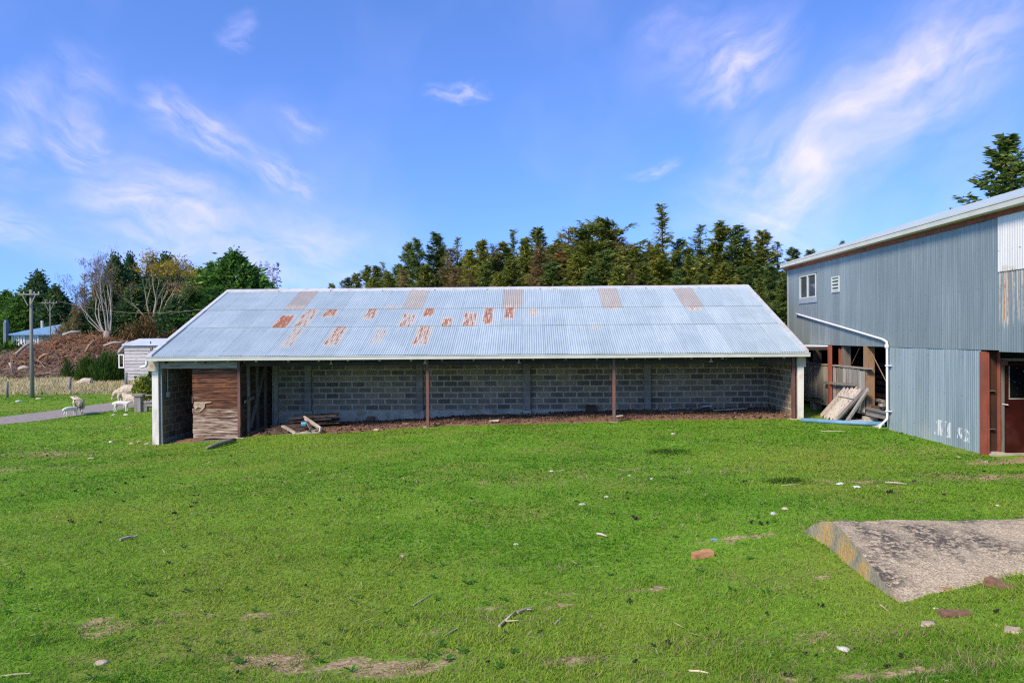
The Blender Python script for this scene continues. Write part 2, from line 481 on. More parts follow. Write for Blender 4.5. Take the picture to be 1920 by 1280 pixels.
M_REDDOOR = nmat('red_door', (.030, .0035, .003), (.045, .006, .005), 2, .5, vary=.04, co='World', c2=(.075, .02, .018))
M_DARKWOOD = nmat('dark_wood', (.035, .028, .022), (.095, .075, .06), 3, .85, stretch=(.5, 3, 3), vary=.3, co='World')
M_GREYWOOD = nmat('grey_wood', (.14, .125, .105), (.33, .31, .27), 3, .9, stretch=(3, 3, .35), vary=.35, co='World', c2=(.24, .22, .19))
M_GREYWOODH = nmat('grey_wood_level', (.13, .115, .095), (.34, .30, .25), 3, .9, stretch=(.5, .5, 7), vary=.35, co='World', c2=(.24, .20, .16))
M_PALEWOOD = nmat('pale_wood', (.28, .23, .17), (.52, .46, .37), 5, .85, stretch=(1, 1, 1), vary=.2)
M_BROWNWOOD = nmat('brown_wood', (.05, .034, .022), (.15, .105, .07), 5, .9, stretch=(1, 1, 1), vary=.4)
M_STUD = nmat('stud_wood', (.11, .09, .07), (.24, .20, .16), 4, .9, stretch=(3, 3, .4), vary=.2, co='World')
M_ORANGEWOOD = nmat('orange_wood', (.15, .085, .045), (.34, .21, .115), 4, .85, stretch=(3, 3, .35), vary=.15, co='World', c2=(.22, .15, .10))
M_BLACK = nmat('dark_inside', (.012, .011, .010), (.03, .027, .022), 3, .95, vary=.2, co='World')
# door boards: dark stained wood above, bare grey wood below where the weather reaches it, with rusty orange blotches
_t = NT('door_board'); _q = _t.coord('World', (.9, 1, 9)); _q2 = _t.coord('World', (1, 1, 1))
_o = _t.n('ShaderNodeNewGeometry'); _s = _t.n('ShaderNodeSeparateXYZ'); _t.l(_o.outputs['Position'], _s.inputs[0])
_g = _t.noise(_q, 2.6, 6, .62, .4); _b = _t.noise(_q2, 1.6, 5)
_wr = _t.math('ADD', _t.step(_s.outputs[2], .25, 1.5, 1, 0), _t.math('MULTIPLY', _t.math('SUBTRACT', _t.rnd(), .5), .5))
_wr = _t.math('ADD', _wr, _t.math('MULTIPLY', _t.math('SUBTRACT', _b, .5), 1.1))
_dk = _t.ramp(_g, [(.3, (.022, .010, .007)), (.5, (.115, .045, .024)), (.7, (.28, .13, .07))])
_lt = _t.ramp(_g, [(.36, (.07, .042, .028)), (.5, (.33, .225, .165)), (.66, (.66, .54, .42))])
_c = _t.mix(_t.step(_wr, .25, .85), _dk, _lt)
_or = _t.math('MULTIPLY', _t.step(_t.noise(_q2, 2.1, 6, .65), .56, .66), _t.step(_s.outputs[2], 1.0, 1.7))
_c = _t.mix(_t.math('MULTIPLY', _or, .75), _c, (.40, .13, .03))
_t.bump(_g, .5, .02); M_DOORB = _t.done(_c, .85)

# corrugated iron
_t, _c, _r, _m = galv('roof_iron', (.475, .58, .58), (.37, .465, .475), (.64, .73, .715), metal=.25, rough=.42)
M_ROOF = _t.done(_c, _r, _m)
_t, _c, _r, _m = galv('wall_iron', (.23, .288, .295), (.17, .22, .23), (.34, .40, .405), metal=.25, rough=.5, nail=.25, rvs=.3, rmix=.88)
# white paint daubs low on the wall: blotches inside two small areas
_o = _t.n('ShaderNodeNewGeometry'); _s = _t.n('ShaderNodeSeparateXYZ'); _t.l(_o.outputs['Position'], _s.inputs[0])


def _area(t, y0, y1, z0, z1):
    a = t.math('MULTIPLY', t.math('GREATER_THAN', _s.outputs[1], y0), t.math('LESS_THAN', _s.outputs[1], y1))
    b = t.math('MULTIPLY', t.math('GREATER_THAN', _s.outputs[2], z0), t.math('LESS_THAN', _s.outputs[2], z1))
    return t.math('MULTIPLY', a, b)


_n = _t.noise(_t.coord('World', (1, 9, 3.0)), 1.0, 3, .5, 1.2)
_a = _t.math('ADD', _area(_t, 17.1, 17.8, .62, .98), _area(_t, 16.4, 16.85, .62, .90), True)
_c = _t.mix(_t.math('MULTIPLY', _a, _t.step(_n, .52, .56)), _c, (.78, .78, .76))
_low = _t.math('MULTIPLY', _t.step(_s.outputs[2], .55, 1.1, 1, 0), _t.step(_t.noise(_t.coord('World', (2, 2, 1)), 1, 4), .45, .65))
_c = _t.mix(_t.math('MULTIPLY', _low, .45), _c, (.42, .43, .38))
M_WALL = _t.done(_c, _r, _m)
_t, _c, _r, _m = galv('wall_iron_lower', (.32, .41, .435), (.22, .285, .31), (.45, .53, .545), metal=.25, rough=.5, nail=.3)
_o = _t.n('ShaderNodeNewGeometry'); _s = _t.n('ShaderNodeSeparateXYZ'); _t.l(_o.outputs['Position'], _s.inputs[0])
_n = _t.noise(_t.coord('World', (1, 9, 3.0)), 1.0, 3, .5, 1.2)
_a = _t.math('ADD', _area(_t, 17.1, 17.8, .62, .98), _area(_t, 16.4, 16.85, .62, .90), True)
_c = _t.mix(_t.math('MULTIPLY', _a, _t.step(_n, .50, .55)), _c, (.78, .78, .76))
_low = _t.math('MULTIPLY', _t.step(_s.outputs[2], .5, 1.0, 1, 0), _t.step(_t.noise(_t.coord('World', (2, 2, 1)), 1, 4), .45, .65))
_c = _t.mix(_t.math('MULTIPLY', _low, .5), _c, (.50, .50, .44))
_mo = _t.math('MULTIPLY', _t.step(_t.noise(_t.coord('World', (1, 2.6, .25)), 1, 3), .62, .72), .35)
_c = _t.mix(_mo, _c, (.24, .25, .14))
M_WALLLOW = _t.done(_c, _r, _m)
_t, _c, _r, _m = galv('white_iron', (.74, .74, .71), (.62, .62, .58), (.80, .80, .78), metal=0, rough=.55)
M_WHITEIRON = _t.done(_c, _r, _m)
_t, _c, _r, _m = galv('fibre_sheet', (.40, .375, .325), (.31, .30, .275), (.54, .49, .39), metal=0, rough=.5)
M_SKYL = _t.done(_c, _r, _m)
_t = NT('glass'); M_GLASS = _t.done((.05, .07, .09), .06); _t.bsdf.inputs['Specular IOR Level'].default_value = .9
_t = NT('dark_glass'); _n = _t.step(_t.noise(_t.coord('World'), 14, 3), .66, .70)
M_DGLASS = _t.done(_t.mix(_t.math('MULTIPLY', _n, .5), (.006, .007, .008), (.3, .3, .3)), .35)

# grass, earth, track
DIRT = []
for px, py, rx, ry, st in ((235, 1172, .42, .10, .9), (330, 1215, .30, .07, .6), (480, 1235, .32, .07, .8), (560, 1222, .30, .07, .7), (640, 1248, .62, .15, 1.0), (720, 1262, .42, .13, .95), (805, 1252, .22, .09, .9),
                           (610, 1275, .40, .06, .9), (1115, 1242, .30, .08, .9), (1050, 1118, .35, .10, .5), (1400, 1010, .42, .15, .45), (1440, 1085, .45, .20, .45), (1000, 1068, .5, .14, .4),
                           (1850, 895, 1.0, .35, .75), (1890, 866, 1.0, .3, .9), (1240, 885, 1.5, .5, .30), (1030, 905, 1.6, .5, .25), (1650, 905, .9, .25, .45), (60, 850, 2.2, .7, .4), (20, 880, 1.5, .6, .4),
                           (300, 912, 1.5, .35, .0), (1800, 1250, .8, .12, .5), (1500, 1200, .9, .15, .35), (900, 1170, .6, .14, .3), (1780, 848, 1.3, .35, .35), (80, 1010, .6, .12, .3)) + tuple((random.uniform(120, 900), random.uniform(1150, 1278), random.uniform(.06, .22), random.uniform(.03, .07), random.uniform(.5, .9)) for _ in range(26)) + tuple((random.uniform(900, 1600), random.uniform(1090, 1278), random.uniform(.08, .25), random.uniform(.03, .08), random.uniform(.3, .6)) for _ in range(14)):
    g = G(px, py); DIRT.append((g.x, g.y, rx, ry, st))


def dirtmask(x, y):
    m = np.zeros(np.shape(x))
    n = fbm(x, y, .22, 4)
    for cx, cy, rx, ry, st in DIRT:
        d = np.sqrt(((x - cx) / rx) ** 2 + ((y - cy) / ry) ** 2)
        m = np.maximum(m, np.clip(1.6 - d, 0, 1) * st)
    return np.clip((m + (n - .5) * 1.7 - .32) * 2.6, 0, 1) * (m > 0)


_t = NT('pasture'); _q = _t.coord('World')
_big = _t.noise(_q, .45, 5); _mid = _t.noise(_q, 1.6, 5); _fin = _t.noise(_q, 14, 5, .65)
_f = _t.math('ADD', _t.math('MULTIPLY', _mid, .45), _t.math('MULTIPLY', _fin, .55))
_c = _t.ramp(_f, [(.30, (.075, .145, .012)), (.5, (.14, .27, .020)), (.68, (.22, .37, .042)), (.82, (.32, .37, .09))])
_c = _t.mix(_t.math('MULTIPLY', _t.step(_big, .46, .66), .5), _c, (.24, .24, .05))
_d = _t.n('ShaderNodeAttribute', attribute_type='GEOMETRY', attribute_name='tint'); _sp = _t.n('ShaderNodeSeparateXYZ'); _t.l(_d.outputs['Vector'], _sp.inputs[0])
_soil = _t.ramp(_t.noise(_q, 20, 4), [(.3, (.20, .14, .07)), (.6, (.46, .35, .19)), (.8, (.62, .50, .30))])
_k = _t.step(_t.math('ADD', _sp.outputs[0], _t.math('MULTIPLY', _t.math('SUBTRACT', _t.math('ADD', _t.math('MULTIPLY', _t.noise(_q, 4.5, 5, .6), .6), _t.math('MULTIPLY', _t.noise(_q, 19, 5, .65), .4)), .54), 4.2)), .30, .70)
_c = _t.mix(_k, _c, _soil)
_dry = _t.ramp(_t.noise(_q, 3, 4), [(.3, (.16, .15, .05)), (.7, (.40, .34, .17))])
_c = _t.mix(_sp.outputs[1], _c, _dry)
_t.bump(_fin, .6, .05)
M_GROUND = _t.done(_c, .95); _t.bsdf.inputs['Specular IOR Level'].default_value = .1
M_DIRT = nmat('bare_earth', (.10, .056, .034), (.23, .135, .085), 9, .97, vary=0, co='World', c2=(.32, .20, .135), bump=.8, bd=.05)
M_TRACK = nmat('gravel', (.17, .145, .12), (.31, .28, .245), 6, .95, vary=0, co='World', c2=(.24, .20, .16), bump=.5, bd=.03)
_t = NT('blade'); _a = _t.attr('tint', False)
_t.put(_t.bsdf.inputs['Base Color'], _a); _t.bsdf.inputs['Roughness'].default_value = .75; _t.bsdf.inputs['Specular IOR Level'].default_value = .15
_tr = _t.n('ShaderNodeBsdfTranslucent'); _t.l(_a, _tr.inputs[0]); _mx = _t.n('ShaderNodeMixShader'); _mx.inputs[0].default_value = .45
_t.l(_t.bsdf.outputs[0], _mx.inputs[1]); _t.l(_tr.outputs[0], _mx.inputs[2]); _t.l(_mx.outputs[0], _t.out.inputs[0]); M_BLADE = _t.m

# ---------------------------------------------------------------- ground


def axis(spec):
    out = [spec[0][0]]
    for a, b, st in spec:
        n = max(1, int(round((b - a) / st))); out += list(np.linspace(a, b, n + 1)[1:])
    return np.array(out)


gx = axis([(-1200, -200, 125), (-200, -60, 14), (-60, -24, 1.2), (-24, -12, .5), (-12, 11, .22), (11, 24, .8), (24, 80, 8), (80, 200, 20), (200, 1200, 125)])
gy = axis([(-600, -60, 90), (-60, -6, 6), (-6, 3, .8), (3, 12, .18), (12, 30, .4), (30, 62, .8), (62, 130, 5), (130, 300, 20), (300, 1500, 150)])
XX, YY = np.meshgrid(gx, gy)
ZZ = gza(XX, YY)
far = np.clip((np.hypot(XX, YY) - 250) / 300, 0, 1); ZZ = ZZ * (1 - far) + 1.5 * far
nx, ny = len(gx), len(gy)
idx = np.arange(nx * ny).reshape(ny, nx)
Fq = np.stack([idx[:-1, :-1], idx[:-1, 1:], idx[1:, 1:], idx[1:, :-1]], -1).reshape(-1, 4)
dm = dirtmask(XX.ravel(), YY.ravel())
# straw coloured rough strip beyond the track
rough_ = np.clip((YY - 41.5 + (fbm(XX, YY, 3) - .5) * 3) / 1.2, 0, 1) * np.clip((70 - YY) / 6, 0, 1) * np.clip((-12 - XX) / 4, 0, 1)
tint = np.stack([dm, rough_.ravel() * .85, dm * 0, dm * 0 + 1], 1)
me = np_mesh('ground', np.stack([XX.ravel(), YY.ravel(), ZZ.ravel()], 1), Fq, M_GROUND, tint)
me.polygons.foreach_set('use_smooth', [True] * len(me.polygons))
ground = link('ground', me); tag(ground, 'grazed green pasture with bare patches', 'ground', kind='structure')

# gravel track on the left
ctr = [(-46, 21), (-32, 23.5), (-25, 26.3), (-21.8, 29.5), (-20.6, 33), (-20.0, 36.5), (-18.6, 41), (-15, 47), (-10, 52)]
cpt = []
for i in range(len(ctr) - 1):
    p0, p1, p2, p3 = (np.array(ctr[max(0, min(len(ctr) - 1, i + k))], float) for k in (-1, 0, 1, 2))
    for t in np.linspace(0, 1, 14, endpoint=False):
        cpt.append(.5 * (2 * p1 + (p2 - p0) * t + (2 * p0 - 5 * p1 + 4 * p2 - p3) * t * t + (3 * p1 - p0 - 3 * p2 + p3) * t ** 3))
cpt = np.array(cpt); dcp = np.gradient(cpt, axis=0); dcp /= np.linalg.norm(dcp, axis=1)[:, None]
nrm = np.stack([-dcp[:, 1], dcp[:, 0]], 1)
HWR = 1.45
mb = MB(); rows = []
for i in range(len(cpt)):
    row = []
    for k in range(9):
        s = -1 + k / 4; w = HWR * (1 + .14 * (fbm(cpt[i, 0], cpt[i, 1] + k, 1.2) - .5) * (abs(s) > .9))
        p = cpt[i] + nrm[i] * s * w
        row.append((p[0], p[1], gz(p[0], p[1]) + .05 - .045 * (abs(s) > .9)))
    rows.append(row)
vs = [v for r_ in rows for v in r_]
fs = [(i * 9 + k, i * 9 + k + 1, (i + 1) * 9 + k + 1, (i + 1) * 9 + k) for i in range(len(rows) - 1) for k in range(8)]
mb.add(vs, fs); trk = mb.build('track', M_TRACK, smooth=True); tag(trk, 'pale gravel farm track curving behind the block shed', 'track', kind='structure')


def trackdist(x, y):
    return np.min(np.hypot(x[:, None] - cpt[None, :, 0], y[:, None] - cpt[None, :, 1]), axis=1)


# earth floor of the open shed
ex = np.arange(-11.3, 8.25, .14); ey = np.arange(22.75, 25.75, .12)
EX, EY = np.meshgrid(ex, ey)
fr = np.clip((EY - 22.75 - .25 * fbm(EX, EY, .9)) / .35, 0, 1)
EZ = gza(EX, EY) + .015 + fr * ((fbm(EX, EY, .33, 4) - .45) * .16 + .03) - (1 - fr) * .06
idx = np.arange(EX.size).reshape(EX.shape)
Fe = np.stack([idx[:-1, :-1], idx[:-1, 1:], idx[1:, 1:], idx[1:, :-1]], -1).reshape(-1, 4)
o = link('earth_floor', np_mesh('earth_floor', np.stack([EX.ravel(), EY.ravel(), EZ.ravel()], 1), Fe, M_DIRT)); tag(o, 'churned brown earth floor under the shed roof', 'earth', kind='structure')

# ---------------------------------------------------------------- the long block shed
EYv, EZv, PITCH = 22.55, 2.455, 21.2
FY, BY, RY = 22.85, 25.7, 28.6
XL, XR = -11.66, 8.33
pr = R(PITCH)
def roofz(y): return EZv + math.tan(pr) * (y - EYv) if y <= RY else EZv + math.tan(pr) * (2 * RY - EYv - y)


shed = empty('open_fronted_shed', (-1.6, FY, gz(-1.6, FY)), 'long open-fronted grey block shed under a rust-patched corrugated iron roof', 'shed')


def blockmesh(w, h, d, seed):
    random.seed(seed)
    c = .012; j = .004
    vs = [(x * w / 2, y, z * h / 2) for y in (d, ) for z in (-1, 1) for x in (-1, 1)]
    vs += [(x * w / 2, c, z * h / 2) for z in (-1, 1) for x in (-1, 1)]
    vs += [(x * (w / 2 - c) + random.uniform(-j, j), random.uniform(0, .004), z * (h / 2 - c) + random.uniform(-j, j)) for z in (-1, 1) for x in (-1, 1)]
    fs = [(4, 5, 1, 0), (7, 6, 2, 3), (6, 4, 0, 2), (5, 7, 3, 1), (4, 6, 10, 8), (7, 5, 9, 11), (5, 4, 8, 9), (6, 7, 11, 10), (8, 10, 11, 9)]
    m = MB(); m.add(vs, fs); return m


BW, BH = .457, .2
bmesh_full = [blockmesh(BW - .024, BH - .024, .06, s).mesh('block', M_BLOCK) for s in range(3)]
bmesh_half = blockmesh(BW / 2 - .024, BH - .024, .06, 9).mesh('block', M_BLOCK)


def block_wall(part, org, along, face_rot, length, z0, courses, first_stuff, phase=0):
    """courses of blocks standing proud of the mortar; those from course first_stuff up are joined"""
    joined = MB()
    n = 0
    for c in range(courses):
        x = -((c + phase) % 2) * BW / 2
        while x < length - .05:
            a, b = max(x, 0), min(x + BW, length)
            if b - a > .08:
                ctr_ = Vector(org) + Vector(along) * ((a + b) / 2) + Vector((0, 0, z0 - org[2] + (c + .5) * BH))
                full = b - a > .4
                if c < first_stuff:
                    me_ = bmesh_full[n % 3] if full else bmesh_half
                    ob = link('block', me_, part, ctr_); ob.rotation_euler = (0, 0, face_rot)
                    if not full: ob.scale = ((b - a) / (BW / 2), 1, 1)
                    n += 1
                else:
                    bm_ = blockmesh(b - a - .024, BH - .024, .06, n); n += 1
                    rt_ = Matrix.Rotation(face_rot, 3, 'Z')
                    joined.add([rt_ @ Vector(v) + ctr_ for v in bm_.v], bm_.f)
            x += BW
    if joined.v:
        ob = joined.build('block_courses', M_BLOCK, part); tag(ob, kind='stuff')


# back wall: mortar body, then blocks in front of it
zB = .47
bw = MB().box(-8.95, 8.110, BY + .004, BY + .2, zB, 3.4).build('back_wall', M_MORTAR, shed)
block_wall(bw, (-8.9, BY, zB), (1, 0, 0), 0, 17.1, zB, 10, 6)
b = MB()
xs = np.linspace(-8.95, 8.110, 60)
for i in range(59):
    b.box(xs[i], xs[i + 1], BY - .03, BY + .19, -1, zB - .004)
b.build('concrete_footing', M_CONC, bw)
for k, px in enumerate((578, 787, 988, 1214)):
    x = P(px, 740, 25.6).x
    b = MB().box(x - .10, x + .10, BY - .135, BY + .01, zB, 3.2, 1)
    for c in range(10):
        b.box(x - .112 + random.uniform(-.004, .004), x + .112, BY - .15, BY + .0, zB + c * BH + .01, zB + (c + 1) * BH - .01, 3)
    b.box(x - .14, x + .14, BY - .17, BY - .035, gz(x, BY) - .2, zB - .01, 2)
    b.build('pilaster', [M_BLOCK, M_MORTAR, M_CONC, M_PIL], bw)
x = P(517, 740, 25.6).x
MB().box(x - .07, x + .07, BY - .12, BY - .005, -.2, 3).build('pilaster', M_CONC, bw)
# right side wall (its inside face is seen) and left side wall
MBr = MB(); MBr.box(8.114, 8.310, FY + .06, 34.5, -.6, 2.55)
MBr.add([(8.122, FY + .2, 2.55), (8.310, FY + .2, 2.55), (8.310, RY, roofz(RY) - .1), (8.122, RY, roofz(RY) - .1), (8.310, 34.5, 2.55), (8.122, 34.5, 2.55)], [(0, 3, 5), (1, 4, 2), (0, 1, 2, 3), (3, 2, 4, 5)])
rw = MBr.build('side_wall', M_MORTAR, shed)
block_wall(rw, (8.110, BY, .27), (0, -1, 0), -PI / 2, BY - FY - .1, .27, 9, 9, 1)
MBl = MB(); MBl.box(-11.660, -11.470, FY + .06, 34.5, -.9, 2.55)
MBl.add([(-11.660, FY + .2, 2.55), (-11.470, FY + .2, 2.55), (-11.470, RY, roofz(RY) - .1), (-11.660, RY, roofz(RY) - .1), (-11.470, 34.5, 2.55), (-11.660, 34.5, 2.55)], [(0, 3, 5), (1, 4, 2), (0, 1, 2, 3), (3, 2, 4, 5)])
lw = MBl.build('side_wall', M_MORTAR, shed)
block_wall(lw, (-11.458, FY + .1, -.13), (0, 1, 0), PI / 2, BY - FY - .1, -.13, 11, 8, 0)
MB().box(-11.472, -11.430, FY + .1, BY, -.8, -.14).build('concrete_footing', M_CONC, lw)
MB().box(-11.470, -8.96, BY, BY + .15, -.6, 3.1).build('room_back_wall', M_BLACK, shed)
MB().box(-11.650, 8.300, 34.4, 34.6, -.6, 2.45).build('rear_wall', M_MORTAR, shed)

# pillars at the two front corners with their corbels
g0 = gz(-11.600, FY)
MB().box(-11.650, -11.460, FY - .1, FY + .06, g0 - .3, 1.99, j=.008).build('pillar', M_WHITEP, shed)
b = MB().box(-11.800, -11.440, FY - .12, FY + .08, 1.99, 2.30, j=.01); b.build('corbel', M_CONC, shed)
b = MB().box(8.100, 8.270, FY - .1, FY + .06, .2, 2.02, j=.012); b.build('pillar', M_WHITEP, shed)
MB().box(8.080, 8.330, FY - .12, FY + .08, 2.02, 2.33, j=.01).build('corbel', M_CONC, shed)

# roof: sheets in three courses, flashings, gutter, purlins
roof = MB()
for y in np.linspace(EYv + .12, RY - .15, 7):
    roof.box(XL + .1, XR - .1, y - .04, y + .04, roofz(y) - .13, roofz(y) - .035)
for y in np.linspace(RY + .3, 34.4, 5):
    roof.box(XL + .1, XR - .1, y - .04, y + .04, roofz(y) - .13, roofz(y) - .035)
roof = roof.build('roof', M_DARKWOOD, shed)
b = MB()
for x in np.arange(XL + .5, XR, 1.22):
    b.beam((x, EYv + .05, roofz(EYv + .05) - .19), (x, RY, roofz(RY) - .19), .05, .11)
b.build('rafters', M_DARKWOOD, roof)


def corr(name, w, L, n, amp, mats, seg=6, rows=1, wob=0.):
    k = n * seg + 1
    V = []; F = []
    for j in range(rows + 1):
        for i in range(k):
            u = i / (k - 1)
            V.append((u * w - w / 2, L * j / rows, amp * math.sin(2 * PI * n * u) + wob * math.sin(5 * u + 3 * j)))
    for j in range(rows):
        for i in range(k - 1):
            a = j * k + i; F.append((a, a + 1, a + 1 + k, a + k))
    # a lip along the lower edge gives the sheet its thickness
    o_ = len(V)
    for i in range(k):
        x, y, z = V[i]; V.append((x, y, z)); V.append((x, y + .002, z - .012))
    for i in range(k - 1): F.append((o_ + 2 * i + 1, o_ + 2 * i + 3, o_ + 2 * i + 2, o_ + 2 * i))
    m = MB(); m.add(V, F); return m.mesh(name, mats, smooth=True)


NS = 28; SW = (XR - XL - .16) / NS
sl0, sl1, sl2, sl3 = 0, 2.26 / math.cos(pr), 3.88 / math.cos(pr), (RY - EYv) / math.cos(pr)
courses = [(sl0 - .03, sl1 + .12, .012), (sl1, sl2 + .12, .030), (sl2, sl3, .048)]
RUST = {(4, 1): (0.85, -.2, .62, 0.15, 0.85), (5, 1): (0.54, 0, 1.2, 0.12, 0.85), (6, 1): (0.74, .55, 1.25, 0.15, 0.80), (8, 1): (0.67, .40, 1.2, 0.25, 0.80), (10, 1): (0.54, -.1, .7, 0.15, 0.85),
        (11, 1): (0.78, .5, 1.25, 0.12, 0.65), (12, 1): (0.64, -.1, .45, 0.15, 0.70), (13, 1): (0.62, -.1, .7, 0.15, 0.85), (14, 1): (0.76, .1, 1.2, 0.12, 0.60), (15, 1): (0.75, .35, 1.2, 0.12, 0.62), (16, 1): (0.46, .4, .95, 0.30, 0.75),
        (5, 0): (0.46, .25, .95, 0.25, 0.85), (7, 0): (0.56, .3, 1.05, 0.15, 0.85), (9, 0): (0.40, .35, .9, 0.20, 0.80), (11, 0): (0.56, .3, 1.1, 0.12, 0.85), (4, 2): (.4, 0, .18, 0, 1),
        (9, 2): (.4, 0, .14, 0, 1), (15, 2): (.38, 0, .10, 0, 1), (24, 1): (0.48, .7, 1.1, 0.12, 0.85), (20, 1): (0.46, .8, 1.1, 0.20, 0.85), (19, 0): (0.38, .8, .95, 0.12, 0.85), (10, 1): (0.54, -.1, .7, 0.15, 0.85)}
SKYL = (4, 10, 15, 20, 24)
meshes = {}
for c, (a, b_, lift) in enumerate(courses):
    for i in range(NS):
        sk = c == 2 and i in SKYL
        key = (c, sk)
        if key not in meshes:
            meshes[key] = corr('roof_sheet', SW + .01, b_ - a, 10, .0095, M_SKYL if sk else M_ROOF, rows=2)
        x = XL + .08 + SW * (i + .5)
        y = EYv + a * math.cos(pr); z = EZv + a * math.sin(pr)
        lf = lift + (.006 if i % 2 else 0)
        ob = link('skylight_sheet' if sk else 'roof_sheet', meshes[key], roof, (x, y - math.sin(pr) * lf, z + math.cos(pr) * lf))
        ob.rotation_euler = (pr + random.uniform(-.001, .001), random.uniform(-.002, .002), random.uniform(-.0015, .0015))
        if (i, c) in RUST:
            ob['rust'], ob['rv0'], ob['rv1'], ob['ru0'], ob['ru1'] = [float(q) for q in RUST[(i, c)]]
# the far slope
b = MB(); b.add([(XL + .05, RY, roofz(RY)), (XR - .05, RY, roofz(RY)), (XR - .05, 34.75, roofz(34.75)), (XL + .05, 34.75, roofz(34.75))], [(0, 1, 2, 3)])
b.build('far_slope', M_ROOF, roof)
M_FLASH = nmat('flashing', (.48, .51, .51), (.60, .62, .60), 3, .5, vary=.03, co='World', c2=(.44, .40, .34), metal=.1)
b = MB()
for k in range(10):                             # ridge cap in lengths
    x0, x1 = XL + .05 + 2.0 * k, min(XL + .05 + 2.0 * (k + 1) + .05, XR - .02)
    zr = roofz(RY) + .075 + .004 * (k % 2)
    b.add([(x0, RY - .24, zr - .09), (x1, RY - .24, zr - .09), (x1, RY, zr + .01), (x0, RY, zr + .01), (x1, RY + .24, zr - .09), (x0, RY + .24, zr - .09), (x0, RY - .24, zr - .12), (x1, RY - .24, zr - .12)],
          [(0, 1, 2, 3), (3, 2, 4, 5), (6, 7, 1, 0)])
b.build('ridge_cap', M_FLASH, roof)
for x0, x1 in ((XL - .01, XL + .12), (XR - .12, XR + .01)):
    b = MB(); h = .075
    for y0, y1 in ((EYv - .03, RY), (RY, 34.7)):
        b.add([(x0, y0, roofz(y0) + h), (x1, y0, roofz(y0) + h), (x1, y1, roofz(y1) + h), (x0, y1, roofz(y1) + h),
               (x0, y0, roofz(y0) - .14), (x1, y0, roofz(y0) + .02), (x1, y1, roofz(y1) + .02), (x0, y1, roofz(y1) - .14)] if x0 < 0 else
              [(x0, y0, roofz(y0) + h), (x1, y0, roofz(y0) + h), (x1, y1, roofz(y1) + h), (x0, y1, roofz(y1) + h),
               (x0, y0, roofz(y0) + .02), (x1, y0, roofz(y0) - .14), (x1, y1, roofz(y1) - .14), (x0, y1, roofz(y1) + .02)],
              [(0, 1, 2, 3), (0, 3, 7, 4), (1, 5, 6, 2), (0, 4, 5, 1)])
    b.build('barge_flashing', M_FLASH, roof)
# gutter with lip
b = MB(); gy0, gy1, gz1, gz0 = EYv - .13, EYv + .015, EZv - .012, EZv - .13
b.box(XL - .02, XR + .02, gy0, gy0 + .012, gz0, gz1); b.box(XL - .02, XR + .02, gy0 + .012, gy1, gz0, gz0 + .012); b.box(XL - .02, XR + .02, gy1 - .012, gy1, gz0 + .012, gz1)
b.box(XL - .02, XR + .02, gy0 - .014, gy0, gz1 - .022, gz1 + .002)
for x0 in (XL - .02, XR + .008): b.box(x0, x0 + .012, gy0 + .012, gy1 - .012, gz0 + .012, gz1)
b.build('gutter', M_CREAM, roof)
b = MB().tube([(-11.680, EYv - .05, gz0), (-11.680, EYv - .05, gz0 - .10), (-11.720, EYv - .03, gz0 - .16), (-11.900, EYv + .02, gz0 - .19)], .045, 10)
b.build('gutter_outlet', M_PVC, roof, smooth=True)
# front beam, brackets, hangers, posts, lintel
MB().box(-8.75, 8.060, FY - .02, FY + .10, 2.13, 2.33).build('front_beam', M_DARKWOOD, shed)
MB().box(-11.430, 8.060, FY + .02, FY + .14, 2.334, 2.46).build('wall_plate', M_DARKWOOD, shed)
brk = MB().box(-.03, .03, -.05, .02, -.04, .03).mesh('bracket', M_PALEWOOD)
for x in np.arange(-11.200, 8.010, .945):
    link('bracket', brk, shed, (x + random.uniform(-.04, .04), FY - .08, 2.30))
hm = MB(); hm.box(-.07, .07, -.03, .0, .06, .10); hm.box(-.022, .022, -.03, .0, -.03, .06); hm.box(-.05, .05, -.03, .0, -.07, -.03)
hm = hm.mesh('hanger_plate', nmat('rusty_pale', (.22, .12, .09), (.46, .36, .30), 12, .8))
for px in (621, 797, 973, 1333):
    p = P(px, 677, FY - .06); link('hanger_plate', hm, shed, (p.x, FY - .045, 2.235))
for k, px in enumerate((449, 802, 1151, 1487)):
    x = P(px, 740, FY).x; z0 = gz(x, FY) - .15
    b = MB(); b.box(x - .043, x + .043, FY - .06, FY - .048, z0, 2.32); b.box(x - .006, x + .006, FY - .048, FY + .036, z0, 2.32); b.box(x - .043, x + .043, FY + .036, FY + .048, z0, 2.13)
    b.box(x - .038, x + .038, FY - .068, FY - .0605, z0 + .05, z0 + .52, 1)
    po = b.build('steel_post', [M_REDSTEEL, M_REDSTEEL if k != 2 else M_STUD], shed)
    MB().box(x - .14, x + .14, FY - .1, FY + .12, z0 - .1, z0 + .17, j=.015).build('pad', M_CONC, po)
# lintel and timber jamb over the left bay
MB().box(-11.430, -8.97, FY - .05, FY + .018, 2.08, 2.28, j=.006).build('lintel', M_GREYWOODH, shed)
MB().box(-11.455, -11.370, FY - .04, FY + .05, g0 - .1, 2.08, j=.006).build('door_jamb', M_GREYWOOD, shed)
